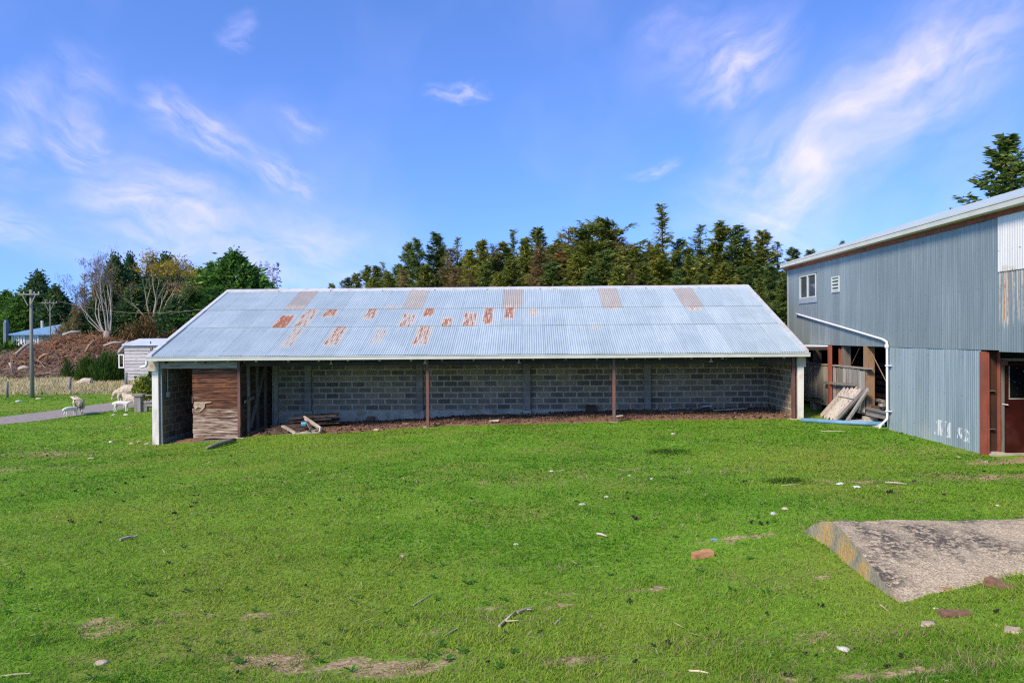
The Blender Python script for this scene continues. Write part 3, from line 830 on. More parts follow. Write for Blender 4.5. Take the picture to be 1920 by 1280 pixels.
# sliding board door
dx0, dx1 = P(361.5, 750, FY).x, P(446, 750, FY).x
dz0, dz1 = gz(-9.6, FY) + .06, 2.085
dr = MB().box(dx0 + .06, dx0 + .16, FY + .04, FY + .08, dz0 + .02, dz1 - .02).box(dx1 - .16, dx1 - .06, FY + .04, FY + .08, dz0 + .02, dz1 - .02).build('sliding_door', M_STUD, shed)
nb = 14; z = dz0
for k in range(nb):
    h = (dz1 - dz0) / nb
    e = random.uniform(-.02, .02) if k > 2 else random.uniform(-.03, .0)
    b = MB().box(dx0 + random.uniform(-.012, .012), dx1 + random.uniform(-.01, .01), FY - .005 - (k % 2) * .006 - random.uniform(0, .006), FY + .036, z + .007, z + h - .004, j=.004)
    b.build('board', M_DOORB, dr); z += h
MB().box(dx0 - .02, dx0 + .012, FY - .026, FY - .0125, 1.0, 1.22).build('door_pull', M_REDSTEEL, dr)
# a scrap of pale hide-like bare wood on the door, and scraps at its corner
M_SPLINT = nmat('bare_splinter', (.30, .21, .13), (.62, .50, .33), 16, .8)
p0 = P(363, 757, FY - .03)
b = MB(); pts = [(364, 753), (396, 752.5), (396, 754.5), (384, 757), (384, 763), (379, 769), (374, 772.5), (373, 771.5), (378, 765), (371, 763), (366, 768), (363, 760)]
fr_ = [P(a, c, FY - .034) for a, c in pts]; bk_ = [Vector((q.x, FY - .026, q.z)) for q in fr_]
n_ = len(pts); b.add(fr_ + bk_, [tuple(range(n_))[::-1]] + [(i, (i + 1) % n_, n_ + (i + 1) % n_, n_ + i) for i in range(n_)])
b.build('bare_scar', M_SPLINT, dr)
# sill log under the door
MB().beam(P(366, 827, FY - .1), P(444, 823, FY - .1), .05, .05, j=.01).build('sill', M_GREYWOODH, shed)
# partition: level boards with studs on the open side
px_ = -8.86
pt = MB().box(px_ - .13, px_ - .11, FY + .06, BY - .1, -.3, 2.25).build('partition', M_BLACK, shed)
nbp = 13
for k in range(nbp):
    z0 = -.12 + k * .185
    MB().box(px_ - .10 - random.uniform(0, .01), px_ - .075, FY + .06, BY - .1, z0 + .008, z0 + .185 - .006, j=.005).build('board', nmat('partition_board', (.035, .026, .019), (.11, .08, .055), 3, .9, stretch=(1, .5, 6), vary=.35, co='World') if k == 0 else bpy.data.materials['partition_board'], pt)
for y in (23.35, 24.1, 24.85):
    MB().box(px_ - .073, px_ + .0, y, y + .10, gz(px_, y) - .1, 2.3, j=.006).build('stud', M_STUD, pt)
MB().beam((px_ - .02, 23.5, .15), (px_ - .02, 24.75, 2.0), .04, .10, up=(1, 0, 0), j=.01).build('brace', M_STUD, pt)
MB().beam((px_ + .02, 22.95, 1.02), (px_ + .06, 23.55, 1.12), .05, .10, j=.01).build('rail', M_STUD, pt)
# electric switch on the left inside wall
cdn = MB().tube([(-11.420, FY + .42, 2.05), (-11.420, FY + .42, 1.32)], .018, 6); cdn.box(-11.450, -11.370, FY + .36, FY + .48, 1.17, 1.33)
cdn.build('conduit_box', M_CREAM, lw)
MB().box(-11.452, -11.400, FY + .18, FY + .25, 1.22, 1.62).build('sign_board', M_GREYWOOD, lw)
# loose conduit along the beam
b = MB(); xs = np.linspace(-6, 8, 40)
b.tube([(x, FY - .035, 2.11 - .03 * math.sin((x + 6) / 14 * PI * 3) ** 2) for x in xs], .012, 5); b.build('cable', M_DARKWOOD, shed)

# ---------------------------------------------------------------- the tall iron-clad barn on the right
BX = 9.5
Y_FAR, Y_OPEN, Y_REC, Y_NEAR = 27.65, 20.11, 15.97, 8.6
Z_LAP, Z_TOP = 2.64, 5.33
barn = empty('iron_barn', (BX + 3, 18, .4), 'tall grey-blue corrugated iron barn on the right with a white panel and red door', 'barn')
wall = MB()
for z in (2.72, 3.6, 4.5, 5.22): wall.box(BX + .03, BX + .10, Y_NEAR, Y_FAR - .1, z - .04, z + .04)
for y in np.arange(Y_NEAR + .3, Y_FAR, 1.2):
    if abs(y - 25.4) > .9 and abs(y - 23.1) > .5: wall.box(BX + .10, BX + .2, y - .04, y + .04, 2.66, 5.25)
for z in (.75, 1.5, 2.4): wall.box(BX + .03, BX + .10, Y_REC + .1, Y_OPEN - .05, z - .04, z + .04)
wall = wall.build('long_wall', M_DARKWOOD, barn)
TOW = Matrix(((0, 0, -1), (-1, 0, 0), (0, 1, 0)))          # local x -> -Y, local y -> +Z, local z -> -X
TE = TOW.to_euler()
CW = .70


def clad(y0, y1, z0, z1, mat, name='cladding_sheet', lift=0., key=None):
    me_ = corr(name, abs(y1 - y0) + .012, z1 - z0, max(2, int(round((y1 - y0) / .0777))), .0048, mat, rows=1)
    ob = link(name, me_, wall, (BX - lift, (y0 + y1) / 2, z0)); ob.rotation_euler = TE
    return ob


cache = {}


def clad_run(ya_, yb_, z0, z1, mat, lift=0.):
    n = int(round((yb_ - ya_) / CW)); w = (yb_ - ya_) / n
    k = (round(w, 3), round(z1 - z0, 3), mat.name)
    out = []
    for i in range(n):
        if k not in cache: cache[k] = corr('cladding_sheet', w + .012, z1 - z0, 9, .0048, mat, rows=1)
        ob = link('cladding_sheet', cache[k], wall, (BX - lift - (.005 if i % 2 else 0), ya_ + w * (i + .5), z0))
        ob.rotation_euler = TE; out.append(ob)
    return out


W1 = (24.95, 26.42, 4.22, 5.02)                 # sliding window, louvre window: openings in the sheets
W2 = (23.08, 23.65, 4.28, 4.77)
Y_WH = 15.33
up = clad_run(W2[1] + .0, W1[0], Z_LAP, Z_TOP, M_WALL)
clad_run(W1[1], Y_FAR, Z_LAP, Z_TOP, M_WALL)
clad_run(W1[0], W1[1], Z_LAP, W1[2], M_WALL); clad_run(W1[0], W1[1], W1[3], Z_TOP, M_WALL)
clad(W2[0], W2[1], Z_LAP, W2[2], M_WALL); clad(W2[0], W2[1], W2[3], Z_TOP, M_WALL)
clad_run(Y_WH, W2[0], Z_LAP, Z_TOP, M_WALL)
b = clad_run(Y_NEAR, Y_WH, 4.22, Z_TOP, M_WHITEIRON, .02)
for o in b[-1:]: o['rust'], o['rv0'], o['rv1'], o['ru0'], o['ru1'] = .5, -.1, .05, .1, .9
b = clad_run(Y_NEAR, Y_WH, Z_LAP - .03, 4.24, M_WALL)
for o, a in zip(b[::-1], (.34, .36, .28, .26)): o['rust'], o['rv0'], o['rv1'], o['ru0'], o['ru1'] = a, .35, 1.3, -.1, 1.1
low = clad_run(Y_REC, Y_OPEN, gz(BX, 18) - .1, Z_LAP + .06, M_WALLLOW, -.014)
# end walls and the rest of the shell
b = MB(); b.box(BX + .1, BX + 9.4, Y_FAR - .06, Y_FAR - .02, .9, 5.5); b.add([(BX + .1, Y_FAR - .06, 5.5), (BX + 9.4, Y_FAR - .06, 5.5), (BX + 4.7, Y_FAR - .06, 6.9)], [(0, 1, 2)])
b.box(BX + 9.4, BX + 9.44, Y_NEAR, Y_FAR, .4, 5.5); b.box(BX + .1, BX + 9.4, Y_NEAR, Y_NEAR + .04, .4, 5.5)
b.build('end_wall', M_WALL, barn)
MB().box(BX - .03, BX + .03, Y_FAR - .07, Y_FAR + .03, .95, Z_TOP).build('corner_flashing', nmat('dull_flashing', (.28, .33, .36), (.36, .41, .44), 2, .5, co='World'), barn)
# eaves: red fascia, gutter, roof
b = MB()
for y in np.arange(Y_NEAR, Y_FAR - .1, 2.4): b.box(BX - .045, BX - .012, y, min(y + 2.396, Y_FAR + .08), Z_TOP - .01 + random.uniform(-.006, .006), Z_TOP + .17)
b.build('fascia', M_REDOX, barn)
b = MB().box(BX - .26, BX - .245, Y_NEAR, Y_FAR + .1, Z_TOP + .10, Z_TOP + .235).box(BX - .245, BX - .05, Y_NEAR, Y_FAR + .1, Z_TOP + .10, Z_TOP + .115)
b.box(BX - .272, BX - .26, Y_NEAR, Y_FAR + .1, Z_TOP + .21, Z_TOP + .237).box(BX - .245, BX - .05, Y_FAR + .085, Y_FAR + .1, Z_TOP + .115, Z_TOP + .235)
b.build('gutter', M_CREAM, barn)
bp = R(17.6); RX0, RZ0 = BX - .2, Z_TOP + .245; RL = 5.2 / math.cos(bp)
broof = MB()
rxn = RX0 + 5.2; rzn = RZ0 + 5.2 * math.tan(bp)
broof.add([(RX0 + .05, Y_NEAR, RZ0 - .10), (rxn, Y_NEAR, rzn - .07), (rxn, Y_FAR + .1, rzn - .07), (RX0 + .05, Y_FAR + .1, RZ0 - .10)], [(0, 1, 2, 3)])
broof.add([(rxn, Y_NEAR, rzn), (rxn + 5.2, Y_NEAR, RZ0), (rxn + 5.2, Y_FAR + .1, RZ0), (rxn, Y_FAR + .1, rzn)], [(0, 1, 2, 3)])
broof = broof.build('roof', M_ROOF, barn)
me_ = corr('roof_sheet', .762, RL, 10, .009, M_ROOF, rows=1)
TR = Matrix(((0, math.cos(bp), -math.sin(bp)), (-1, 0, 0), (0, math.sin(bp), math.cos(bp)))).to_euler()
for i in range(int((Y_FAR - Y_NEAR) / .755) + 1):
    ob = link('roof_sheet', me_, broof, (RX0, Y_FAR - .28 - .755 * i, RZ0 + (.006 if i % 2 else 0))); ob.rotation_euler = TR
# windows
wf = MB(); y0, y1, z0, z1 = W1
for a, b_ in ((y0, y0 + .03), (y1 - .05, y1), ((y0 + y1) / 2 - .035, (y0 + y1) / 2 + .035)): wf.box(BX - .035, BX + .06, a, b_, z0, z1)
wf.box(BX - .034, BX + .06, y0 + .05, y1 - .05, z1 - .05, z1).box(BX - .034, BX + .06, y0 + .05, y1 - .05, z0, z0 + .04)
win = wf.build('window', M_CREAM, barn)
for a, b_ in ((y0 + .052, (y0 + y1) / 2 - .047), ((y0 + y1) / 2 + .047, y1 - .052)):
    MB().box(BX + .0, BX + .01, a, b_, z0 + .042, z1 - .052).build('pane', M_GLASS, win)
M_APR = nmat('wall_apron', (.24, .29, .32), (.30, .35, .38), 2, .5, co='World')
MB().box(BX - .03, BX - .0135, y0 - .08, y1 + .08, z0 - .17, z0 - .004).build('apron', M_APR, win)
MB().box(BX - .05, BX - .0135, y0 - .06, y1 + .06, z1 + .003, z1 + .05).build('head_flashing', M_APR, win)
y0, y1, z0, z1 = W2
wf = MB()
for a, b_ in ((y0, y0 + .04), (y1 - .04, y1)): wf.box(BX - .035, BX + .06, a, b_, z0, z1)
wf.box(BX - .034, BX + .06, y0 + .04, y1 - .04, z1 - .035, z1).box(BX - .034, BX + .06, y0 + .04, y1 - .04, z0, z0 + .035)
lou = wf.build('louvre_window', M_CREAM, barn)
M_FROST = NT('louvre_glass').done((.42, .50, .46), .25)
for k in range(4):
    z = z0 + .045 + k * .105
    b = MB(); b.add([(BX - .035, y0 + .042, z), (BX - .035, y1 - .042, z), (BX + .03, y1 - .042, z + .10), (BX + .03, y0 + .042, z + .10),
                     (BX - .029, y0 + .042, z - .003), (BX - .029, y1 - .042, z - .003), (BX + .036, y1 - .042, z + .097), (BX + .036, y0 + .042, z + .097)],
                    [(0, 1, 2, 3), (7, 6, 5, 4), (0, 4, 5, 1), (3, 2, 6, 7), (0, 3, 7, 4), (1, 5, 6, 2)])
    b.build('louvre', M_FROST, lou)
MB().box(BX + .08, BX + .09, y0, y1, z0, z1).build('backing', M_BLACK, lou)
# white waste pipe
pp = [PX(1492, 588, BX - .07), PX(1500, 590.3, BX - .07), PX(1580, 613.5, BX - .07), PX(1655, 636, BX - .07), PX(1662.5, 640.5, BX - .07)]
yb = pp[-1].y
pp += [Vector((BX - .07, yb - .02, pp[-1].z - .12)), Vector((BX - .07, yb - .02, .86)), Vector((BX - .09, yb - .05, .74)), Vector((BX - .30, yb - .15, .60)), Vector((BX - .34, yb - .16, .50))]
wp = MB().tube(pp, .031, 10).build('white_pipe', M_PVC, barn, smooth=True)
b = MB()
for z in (2.15, .95): b.tube([(BX - .07, yb - .02, z - .015), (BX - .07, yb - .02, z + .015)], .052, 10); b.box(BX - .07, BX - .0, yb - .14, yb - .02, z - .012, z + .012)
b.tube([pp[4] + Vector((0, -.0, -.07)), pp[4] + Vector((0, -.01, -.16))], .053, 10)
b.build('pipe_clip', M_PVC, wp)
# wall end beside the recess: red channel, steel column, jamb, door
ye = Y_REC
z0 = gz(BX, ye) - .1
MB().box(BX - .03, BX + .04, ye - .16, ye - .02, z0, Z_LAP - .035).build('corner_post', M_REDOX, barn)
M_WEB = nmat('web_sun_shade', (.035, .018, .014), (.085, .035, .022), 2, .7, stretch=(1, 1, .35), vary=0, co='World', c2=(.30, .10, .035), hi=.78)  # shade and orange sunlight on the column web, put into its colour
b = MB(); b.box(BX + .045, BX + .060, ye - .21, ye - .02, z0, Z_LAP - .04); b.box(BX + .060, BX + .27, ye - .125, ye - .113, z0, Z_LAP - .04, 1); b.box(BX + .27, BX + .285, ye - .21, ye - .02, z0, Z_LAP - .04)
for z in (1.78, .98): b.box(BX + .062, BX + .19, ye - .20, ye - .126, z, z + .015, 2)
b.box(BX + .12, BX + .34, ye - .3, ye - .06, z0 - .1, z0 + .17, 3)
b.build('steel_column', [M_REDOX, M_WEB, M_STUD, M_CONC], barn)
MB().box(BX + .288, BX + .40, ye - .16, ye - .04, z0, 2.46, j=.004).build('door_jamb', M_GREYWOOD, barn)
MB().box(BX + .402, BX + 1.6, ye - .16, ye - .04, 2.40, 2.46).build('door_head', M_GREYWOODH, barn)
MB().box(BX + .05, BX + 3.2, ye - .10, ye - .035, 2.47, 2.62).build('lintel', M_BLACK, barn)
dxa, dxb = BX + .41, BX + 1.42
dz0 = z0 + .15; ztop = 2.375; zw0, zw1 = 1.62, 2.30
dr = MB().box(dxa, dxb, ye - .12, ye - .08, dz0, zw0 - .02).box(dxa, dxa + .10, ye - .12, ye - .08, zw0 - .02, ztop).box(dxb - .1, dxb, ye - .12, ye - .08, zw0 - .02, ztop).box(dxa + .1, dxb - .1, ye - .12, ye - .08, zw1, ztop).build('red_door', M_REDDOOR, barn)
b = MB(); b.box(dxa + .10, dxb - .10, ye - .133, ye - .1205, zw0 - .02, zw0 + .005).box(dxa + .10, dxa + .118, ye - .133, ye - .1205, zw0 + .005, zw1).build('glazing_bead', M_GREYWOODH, dr)
MB().box(dxa + .101, dxb - .101, ye - .106, ye - .098, zw0, zw1 - .003).build('pane', M_DGLASS, dr)
b = MB().tube([(dxa + .05, ye - .12, 1.49), (dxa + .05, ye - .17, 1.49)], .014, 8); b.tube([(dxa + .05, ye - .165, 1.49), (dxa - .06, ye - .168, 1.505)], .012, 8)
b.build('handle', M_PVC, dr)
MB().box(BX + .05, BX + 3, ye - .32, ye + .0, z0 - .3, z0 + .135, j=.01).build('threshold', M_CONC, barn)
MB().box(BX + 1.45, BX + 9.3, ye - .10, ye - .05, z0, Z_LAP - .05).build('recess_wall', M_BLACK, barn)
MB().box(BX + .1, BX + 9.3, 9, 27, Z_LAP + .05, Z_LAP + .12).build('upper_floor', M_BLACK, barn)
# rusty hinge plate on the jamb
MB().box(BX + .30, BX + .46, ye - .18, ye - .161, 2.32, 2.40).build('hinge', M_REDOX, barn)

# understorey: raised pen with palings, posts, piles, floor
PXp = BX - .03
zt, zb = 1.99, .88
pen = MB()
pen.box(PXp + .02, PXp + .07, 21.25, 26.15, zt - .14, zt - .02); pen.box(PXp + .02, PXp + .07, 21.25, 26.15, zb + .12, zb + .24)
pen.box(PXp - .05, PXp + .12, 21.1, 26.2, zt + .004, zt + .045)
pen = pen.build('paling_fence', M_GREYWOODH, barn)
n = 24; ys = np.linspace(26.1, 21.7, n)
for k, y in enumerate(ys):
    w = .145 + random.uniform(-.02, .015); zb_ = zb + random.uniform(-.03, .03) - (.16 if k in (10, 11, 23) else 0)
    if k in (7,): w = .09
    b = MB().box(PXp - .02 - random.uniform(0, .012), PXp + .005, y - w / 2, y + w / 2, zb_, zt - random.uniform(0, .03), j=.008)
    b.build('paling', M_GREYWOOD, pen)
# the last palings by the opening hang lower
for y in (21.55, 21.37):
    MB().box(PXp - .05, PXp - .025, y - .07, y + .07, zb - .10, zt - .06, j=.012).build('paling', M_GREYWOOD, pen)
yp = PX(1556, 690, PXp - .09).y
MB().box(PXp - .13, PXp - .05, yp - .07, yp + .07, .55, 2.62, j=.005).build('red_post', M_REDOX, barn)
MB().box(PXp + .12, PXp + .42, 23.3, 23.42, 2.0, 2.55).build('red_panel', M_REDOX, barn)
for yq in (25.3, 23.0): MB().box(PXp + .1, PXp + .32, yq, yq + .16, .9, 2.62, j=.006).build('pale_post', M_STUD, barn)
yq = PX(1625, 700, BX + .05).y
MB().box(BX - .02, BX + .22, yq - .13, yq + .05, .86, 2.64, j=.006).build('timber_post', M_ORANGEWOOD, barn)
MB().box(BX - .045, BX - .022, yq - .10, yq - .02, 1.1, 2.0, j=.004).build('cleat', M_ORANGEWOOD, barn)
b = MB()
for y in (25.4, 22.9, yq):
    b = MB().box(BX - .02, BX + .28, y - .16, y + .12, .1, .70 if y != yq else .66, j=.012); b.build('concrete_pile', M_CONC, barn)
MB().box(BX + .0, BX + .14, 19.95, 26.2, .70, .86, j=.004).build('floor_bearer', M_GREYWOODH, barn)
MB().box(BX - .06, BX + .3, 19.95, 21.9, .868, .92, j=.006).build('deck_edge', M_GREYWOODH, barn)
b = MB()
for x in np.arange(BX + .1, BX + 3.4, .16): b.box(x, x + .13, 19.9, 26.9, .93, .96)
tag(b.build('deck_boards', M_BROWNWOOD, barn), kind='stuff')
# inner rails and the dark back of the understorey
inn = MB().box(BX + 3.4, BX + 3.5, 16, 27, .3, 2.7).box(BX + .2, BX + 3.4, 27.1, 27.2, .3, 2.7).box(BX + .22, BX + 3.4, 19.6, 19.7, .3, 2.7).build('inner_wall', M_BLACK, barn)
for k in range(6):
    MB().box(BX + 1.5, BX + 1.55, 19.8, 26.5, 1.0 + k * .19, 1.13 + k * .19, j=.006).build('inner_rail', M_BROWNWOOD, barn)
for y in (20.35, 22.2, 24.3): MB().box(BX + 1.38, BX + 1.5, y, y + .13, .95, 2.6).build('inner_post', M_STUD, barn)
M_ROPE = nmat('rope', (.22, .15, .11), (.30, .22, .16), 5, .9)
b = MB().tube([(BX + .12, yq - .1, 2.5), (BX + .15, 20.0, 1.3)], .014, 5); b.tube([(BX + .3, 22.4, 2.6), (BX + .35, 23.2, 1.95)], .014, 5); b.build('stay_wire', M_ROPE, barn)
# small pale awning between shed and barn
MB().box(8.72, BX - .035, 23.9, 25.6, 2.585, 2.63, j=.008).build('awning', M_PVC, barn)
MB().box(8.74, BX - .04, 23.92, 25.5, 2.49, 2.58).build('awning_frame', M_DARKWOOD, barn)

# things by the opening
zf = gz(9.2, 21)
lean = MB()
base = [PX(1537, 783, 9.05), PX(1580, 787, 9.05)]
y_a, y_b = 22.9, 21.9
t = empty('peeling_door', (9.05, 22.4, gz(9.05, 22.4)), 'old peeling white and brown board door leaning on the palings', 'door')
M_PEEL = nmat('peeling_paint', (.19, .085, .06), (.62, .56, .46), 5, .85, stretch=(3, 3, .5), vary=.15, co='World', c2=(.36, .27, .20))
dirv = Vector((.44, -.95, 1.02))                # leans right, in the picture, and back on the fence
for k in range(5):
    o_ = Vector((8.98 + .005 * (k % 2), 23.25 - k * .235, gz(8.95, 23) + .03 + random.uniform(-.02, .02)))
    MB().beam(o_, o_ + dirv.normalized() * (1.32 + random.uniform(-.05, .05)), .225, .03, up=(-1, 0, .43), j=.008).build('board', M_PEEL, t)
o_ = Vector((8.98, 23.3, gz(8.95, 23))) + dirv.normalized() * 1.05 + Vector((-.04, 0, .02))
MB().beam(o_, o_ + Vector((0, -1.1, 0)), .10, .03, up=(-1, 0, .43), j=.01).build('ledge', M_PEEL, t)
t = MB().beam(Vector((9.0, 22.15, gz(9, 22) + .02)), Vector((9.4, 21.15, 1.42)), .15, .05, up=(-1, 0, .4), j=.01).build('plank', M_GREYWOOD, origin=(9.0, 22.15, gz(9, 22))); tag(t, 'dark grey plank leaning against the right edge of the peeling door', 'plank')
t = MB().beam(Vector((9.1, 21.7, gz(9, 22) + .02)), Vector((9.4, 20.98, 1.45)), .16, .05, up=(-1, 0, .4), j=.012).build('plank', M_GREYWOOD, origin=(9.1, 21.7, gz(9, 22))); tag(t, 'pale grey notched plank leaning just left of the concrete pile', 'plank')
t = MB().beam(PX(1545, 717, 9.36), PX(1602, 721, 9.36), .05, .08, j=.01).build('plank', M_GREYWOODH, origin=(9.36, 22.5, 1.4)); tag(t, 'short grey board lying level along the palings above the peeling door', 'plank')
b0 = G(1503, 791); b1 = G(1660, 801); b0.z += .06; b1.z += .09
M_BLUE = nmat('blue_plastic', (.10, .24, .36), (.19, .38, .52), 3, .45, stretch=(1, 1, 1), vary=0)
b = MB(); b.tube([b0, b0.lerp(b1, .5) + Vector((0, 0, -.015)), b1], .062, 12); o = b.build('blue_pipe', M_BLUE, origin=b0, smooth=True); tag(o, 'long blue plastic pipe lying on the grass before the barn opening', 'pipe')
gm = b0.lerp(b1, .72)
b = MB(); q = [G(1590, 794), G(1650, 801), G(1657, 789), G(1640, 787)]
top = [v + Vector((0, 0, .09)) for v in q]; b.add([v - Vector((0, 0, .08)) for v in q] + top, [(0, 3, 2, 1), (4, 5, 6, 7), (0, 1, 5, 4), (1, 2, 6, 5), (2, 3, 7, 6), (3, 0, 4, 7)])
o = b.build('concrete_slab', nmat('pale_slab', (.42, .40, .37), (.60, .58, .54), 3, .9, co='World'), origin=q[0]); tag(o, 'thin pale slab lying behind the blue pipe at the white downpipe', 'slab')
# odds and ends stacked on the deck edge
rndm = random.Random(5)
for k in range(9):
    y = 20.25 + rndm.uniform(-.2, .45); x = BX + rndm.uniform(.05, .25); z = .925 + (k // 3) * .10
    b = MB().beam((x - .1, y - .2, z + .05), (x + rndm.uniform(-.05, .2), y + .2, z + .05), .12, .085, j=.02)
    o = b.build('firewood', M_PALEWOOD if k % 2 else M_STUD, origin=(x, y, z)); tag(o, 'split firewood piece stacked on the deck edge beside the white pipe', 'firewood', 'split firewood on the barn deck edge')
for k, (px, py, lab) in enumerate(((1600, 787, 'orange brick lying left of the concrete pile under the barn'), (1592, 780, 'dull orange brick half hidden behind the other brick under the barn'))):
    g = G(px, py); b = MB().box(g.x - .11, g.x + .11, g.y - .06, g.y + .06, g.z - .02, g.z + .075, j=.01)
    o = b.build('brick', nmat('orange_brick', (.26, .10, .05), (.42, .20, .12), 9, .9), origin=g); tag(o, lab, 'brick')

# ---------------------------------------------------------------- the tilted concrete slab in the foreground
A_ = G(1500, 994); B_ = P(1562, 973, A_.y - .80); C_ = G(1680, 1128)
t = NT('weathered_slab'); q = t.coord('World'); qd = t.coord('World', (1, .55, 1), (0, 0, .5))
n1 = t.noise(q, 55, 4, .7); n2 = t.noise(qd, 1.5, 5, .6); n3 = t.noise(q, 16, 5, .7)
c = t.ramp(n1, [(.32, (.21, .16, .09)), (.5, (.55, .445, .275)), (.68, (.85, .72, .50))])
lich = t.math('MULTIPLY', t.step(n2, .42, .60), t.step(n3, .42, .54)); c = t.mix(t.math('MULTIPLY', lich, .88), c, (.06, .052, .045))
c = t.mix(t.math('MULTIPLY', t.step(n3, .62, .70), .5), c, (.60, .58, .55))
t.bump(t.math('ADD', n1, t.math('MULTIPLY', n3, .6)), .8, .03); M_SLAB = t.done(c, .95)
t = NT('slab_side'); q = t.coord('World'); n1 = t.noise(q, 3.2, 5); n3 = t.noise(q, 30, 4)
c = t.ramp(t.math('ADD', t.math('MULTIPLY', n1, .8), t.math('MULTIPLY', n3, .25)), [(.36, (.16, .15, .12)), (.5, (.30, .27, .17)), (.60, (.46, .30, .09)), (.75, (.20, .18, .13))])
t.bump(n3, .6, .03); M_SLABSIDE = t.done(c, .95)
NXs, NSs = 70, 46
sx = np.concatenate([np.linspace(0, 1, 40) ** 1.2 * 1.4, np.linspace(1.45, 4.2, 30)])
ss = np.linspace(0, 1, NSs)
V = []
for i, u in enumerate(sx):
    for s_ in ss:
        if s_ < .30:
            k = s_ / .30; p = A_.lerp(B_, k); p.z += -.05 * (1 - k) + .05 * math.sin(k * PI)
        else:
            k = (s_ - .30) / .70; p = B_.lerp(C_, k); p.z += .035 * math.sin(k * PI) - .0
            p = p + (C_ - B_) * (.12 * k)       # runs on a little under the turf
        e = 0.04 * (fbm(p.y * 1.0, u, .3) - .5) if i > 0 else 0
        x = p.x + u + (0.05 * (float(fbm(p.y, 3.3, .35)) - .5) if i == 0 else 0)
        z = p.z + (float(fbm(x, p.y, .5, 3)) - .5) * .07 + (float(fbm(x, p.y, .09, 3)) - .5) * .018
        if .26 < s_ < .34: z -= .03 * float(fbm(x, 1, .3))
        V.append((x, p.y, z))
F = []
for i in range(len(sx) - 1):
    for j in range(NSs - 1):
        a = i * NSs + j; F.append((a, a + NSs, a + NSs + 1, a + 1))
m = MB(); m.add(V, F)
for j in range(NSs - 1):                        # left face, down into the ground
    pass
o0 = len(m.v); lo = []
for j in range(NSs):
    for d in (.12, .30, .7):
        x, y, z = V[j]; lo.append((x + .0 - .20 * d + .03 * (float(fbm(y, d * 9, .2)) - .5), y, z - d * .9))
m.v += lo
fs = []
for j in range(NSs - 1):
    a = o0 + j * 3; b_ = a + 3
    fs.append((j, j + 1, b_, a)); fs.append((a, b_, b_ + 1, a + 1)); fs.append((a + 1, b_ + 1, b_ + 2, a + 2))
m.f += fs; m.m += [1] * len(fs)
o = m.build('concrete_ramp', [M_SLAB, M_SLABSIDE], origin=(C_.x + 1, C_.y + 1, C_.z)); tag(o, 'broken weathered concrete ramp half sunk in the grass in the right foreground', 'concrete ramp')
SLAB_POLY = [(A_.x, A_.y), (A_.x + 5, A_.y), (7.6, 6.75), (4.15, 6.2), (C_.x, C_.y)]

# ---------------------------------------------------------------- things lying about near the shed
M_BRICK = nmat('brick', (.36, .15, .065), (.54, .30, .15), 14, .9, vary=.1, bump=.4)
M_BRICKD = nmat('old_brick', (.10, .05, .028), (.26, .15, .085), 18, .95, vary=.1, bump=.5, c2=(.12, .10, .06))

M_TANSTONE = nmat('tan_stone', (.34, .26, .18), (.52, .42, .31), 8, .9, vary=.1)


def brick(px, py, rz, lab, mat, L=.22, Wd=.105, H=.075, tilt=0., sink=.01):
    g = G(px, py)
    import bmesh
    bm = bmesh.new(); bmesh.ops.create_cube(bm, size=1)
    for v in bm.verts: v.co = Vector((v.co.x * L, v.co.y * Wd, v.co.z * H))
    bmesh.ops.bevel(bm, geom=bm.edges[:], offset=.006, segments=2, affect='EDGES')
    bmesh.ops.subdivide_edges(bm, edges=[e for e in bm.edges if e.calc_length() > .04], cuts=4, use_grid_fill=True)
    for v in bm.verts: v.co += Vector([mnoise.noise(v.co * 18 + Vector((px, k * 9, 0))) * .006 for k in range(3)])
    me_ = bpy.data.meshes.new('brick'); bm.to_mesh(me_); bm.free(); me_.materials.append(mat)
    o = link('brick', me_, None, (g.x, g.y, g.z + H / 2 - sink)); o.rotation_euler = (0, tilt, rz); tag(o, lab, 'brick')


brick(1318, 1046, R(14), 'clean orange brick lying alone on the open grass', M_BRICK, tilt=R(-6))
brick(1792, 1154, R(-4), 'dull brown brick sunk in grass below the concrete ramp', M_BRICKD, sink=.045)
brick(1876, 1102, R(-58), 'dark broken brick at the ramp edge by the right frame', M_BRICKD, sink=.03, tilt=R(10))
brick(1772, 1104, R(70), 'red brick end showing at the foot of the concrete ramp', M_BRICK, L=.10, sink=.055)
brick(1900, 1184, R(-30), 'small worn brick chunk in the grass at the far right corner', M_TANSTONE, L=.10, sink=.06)

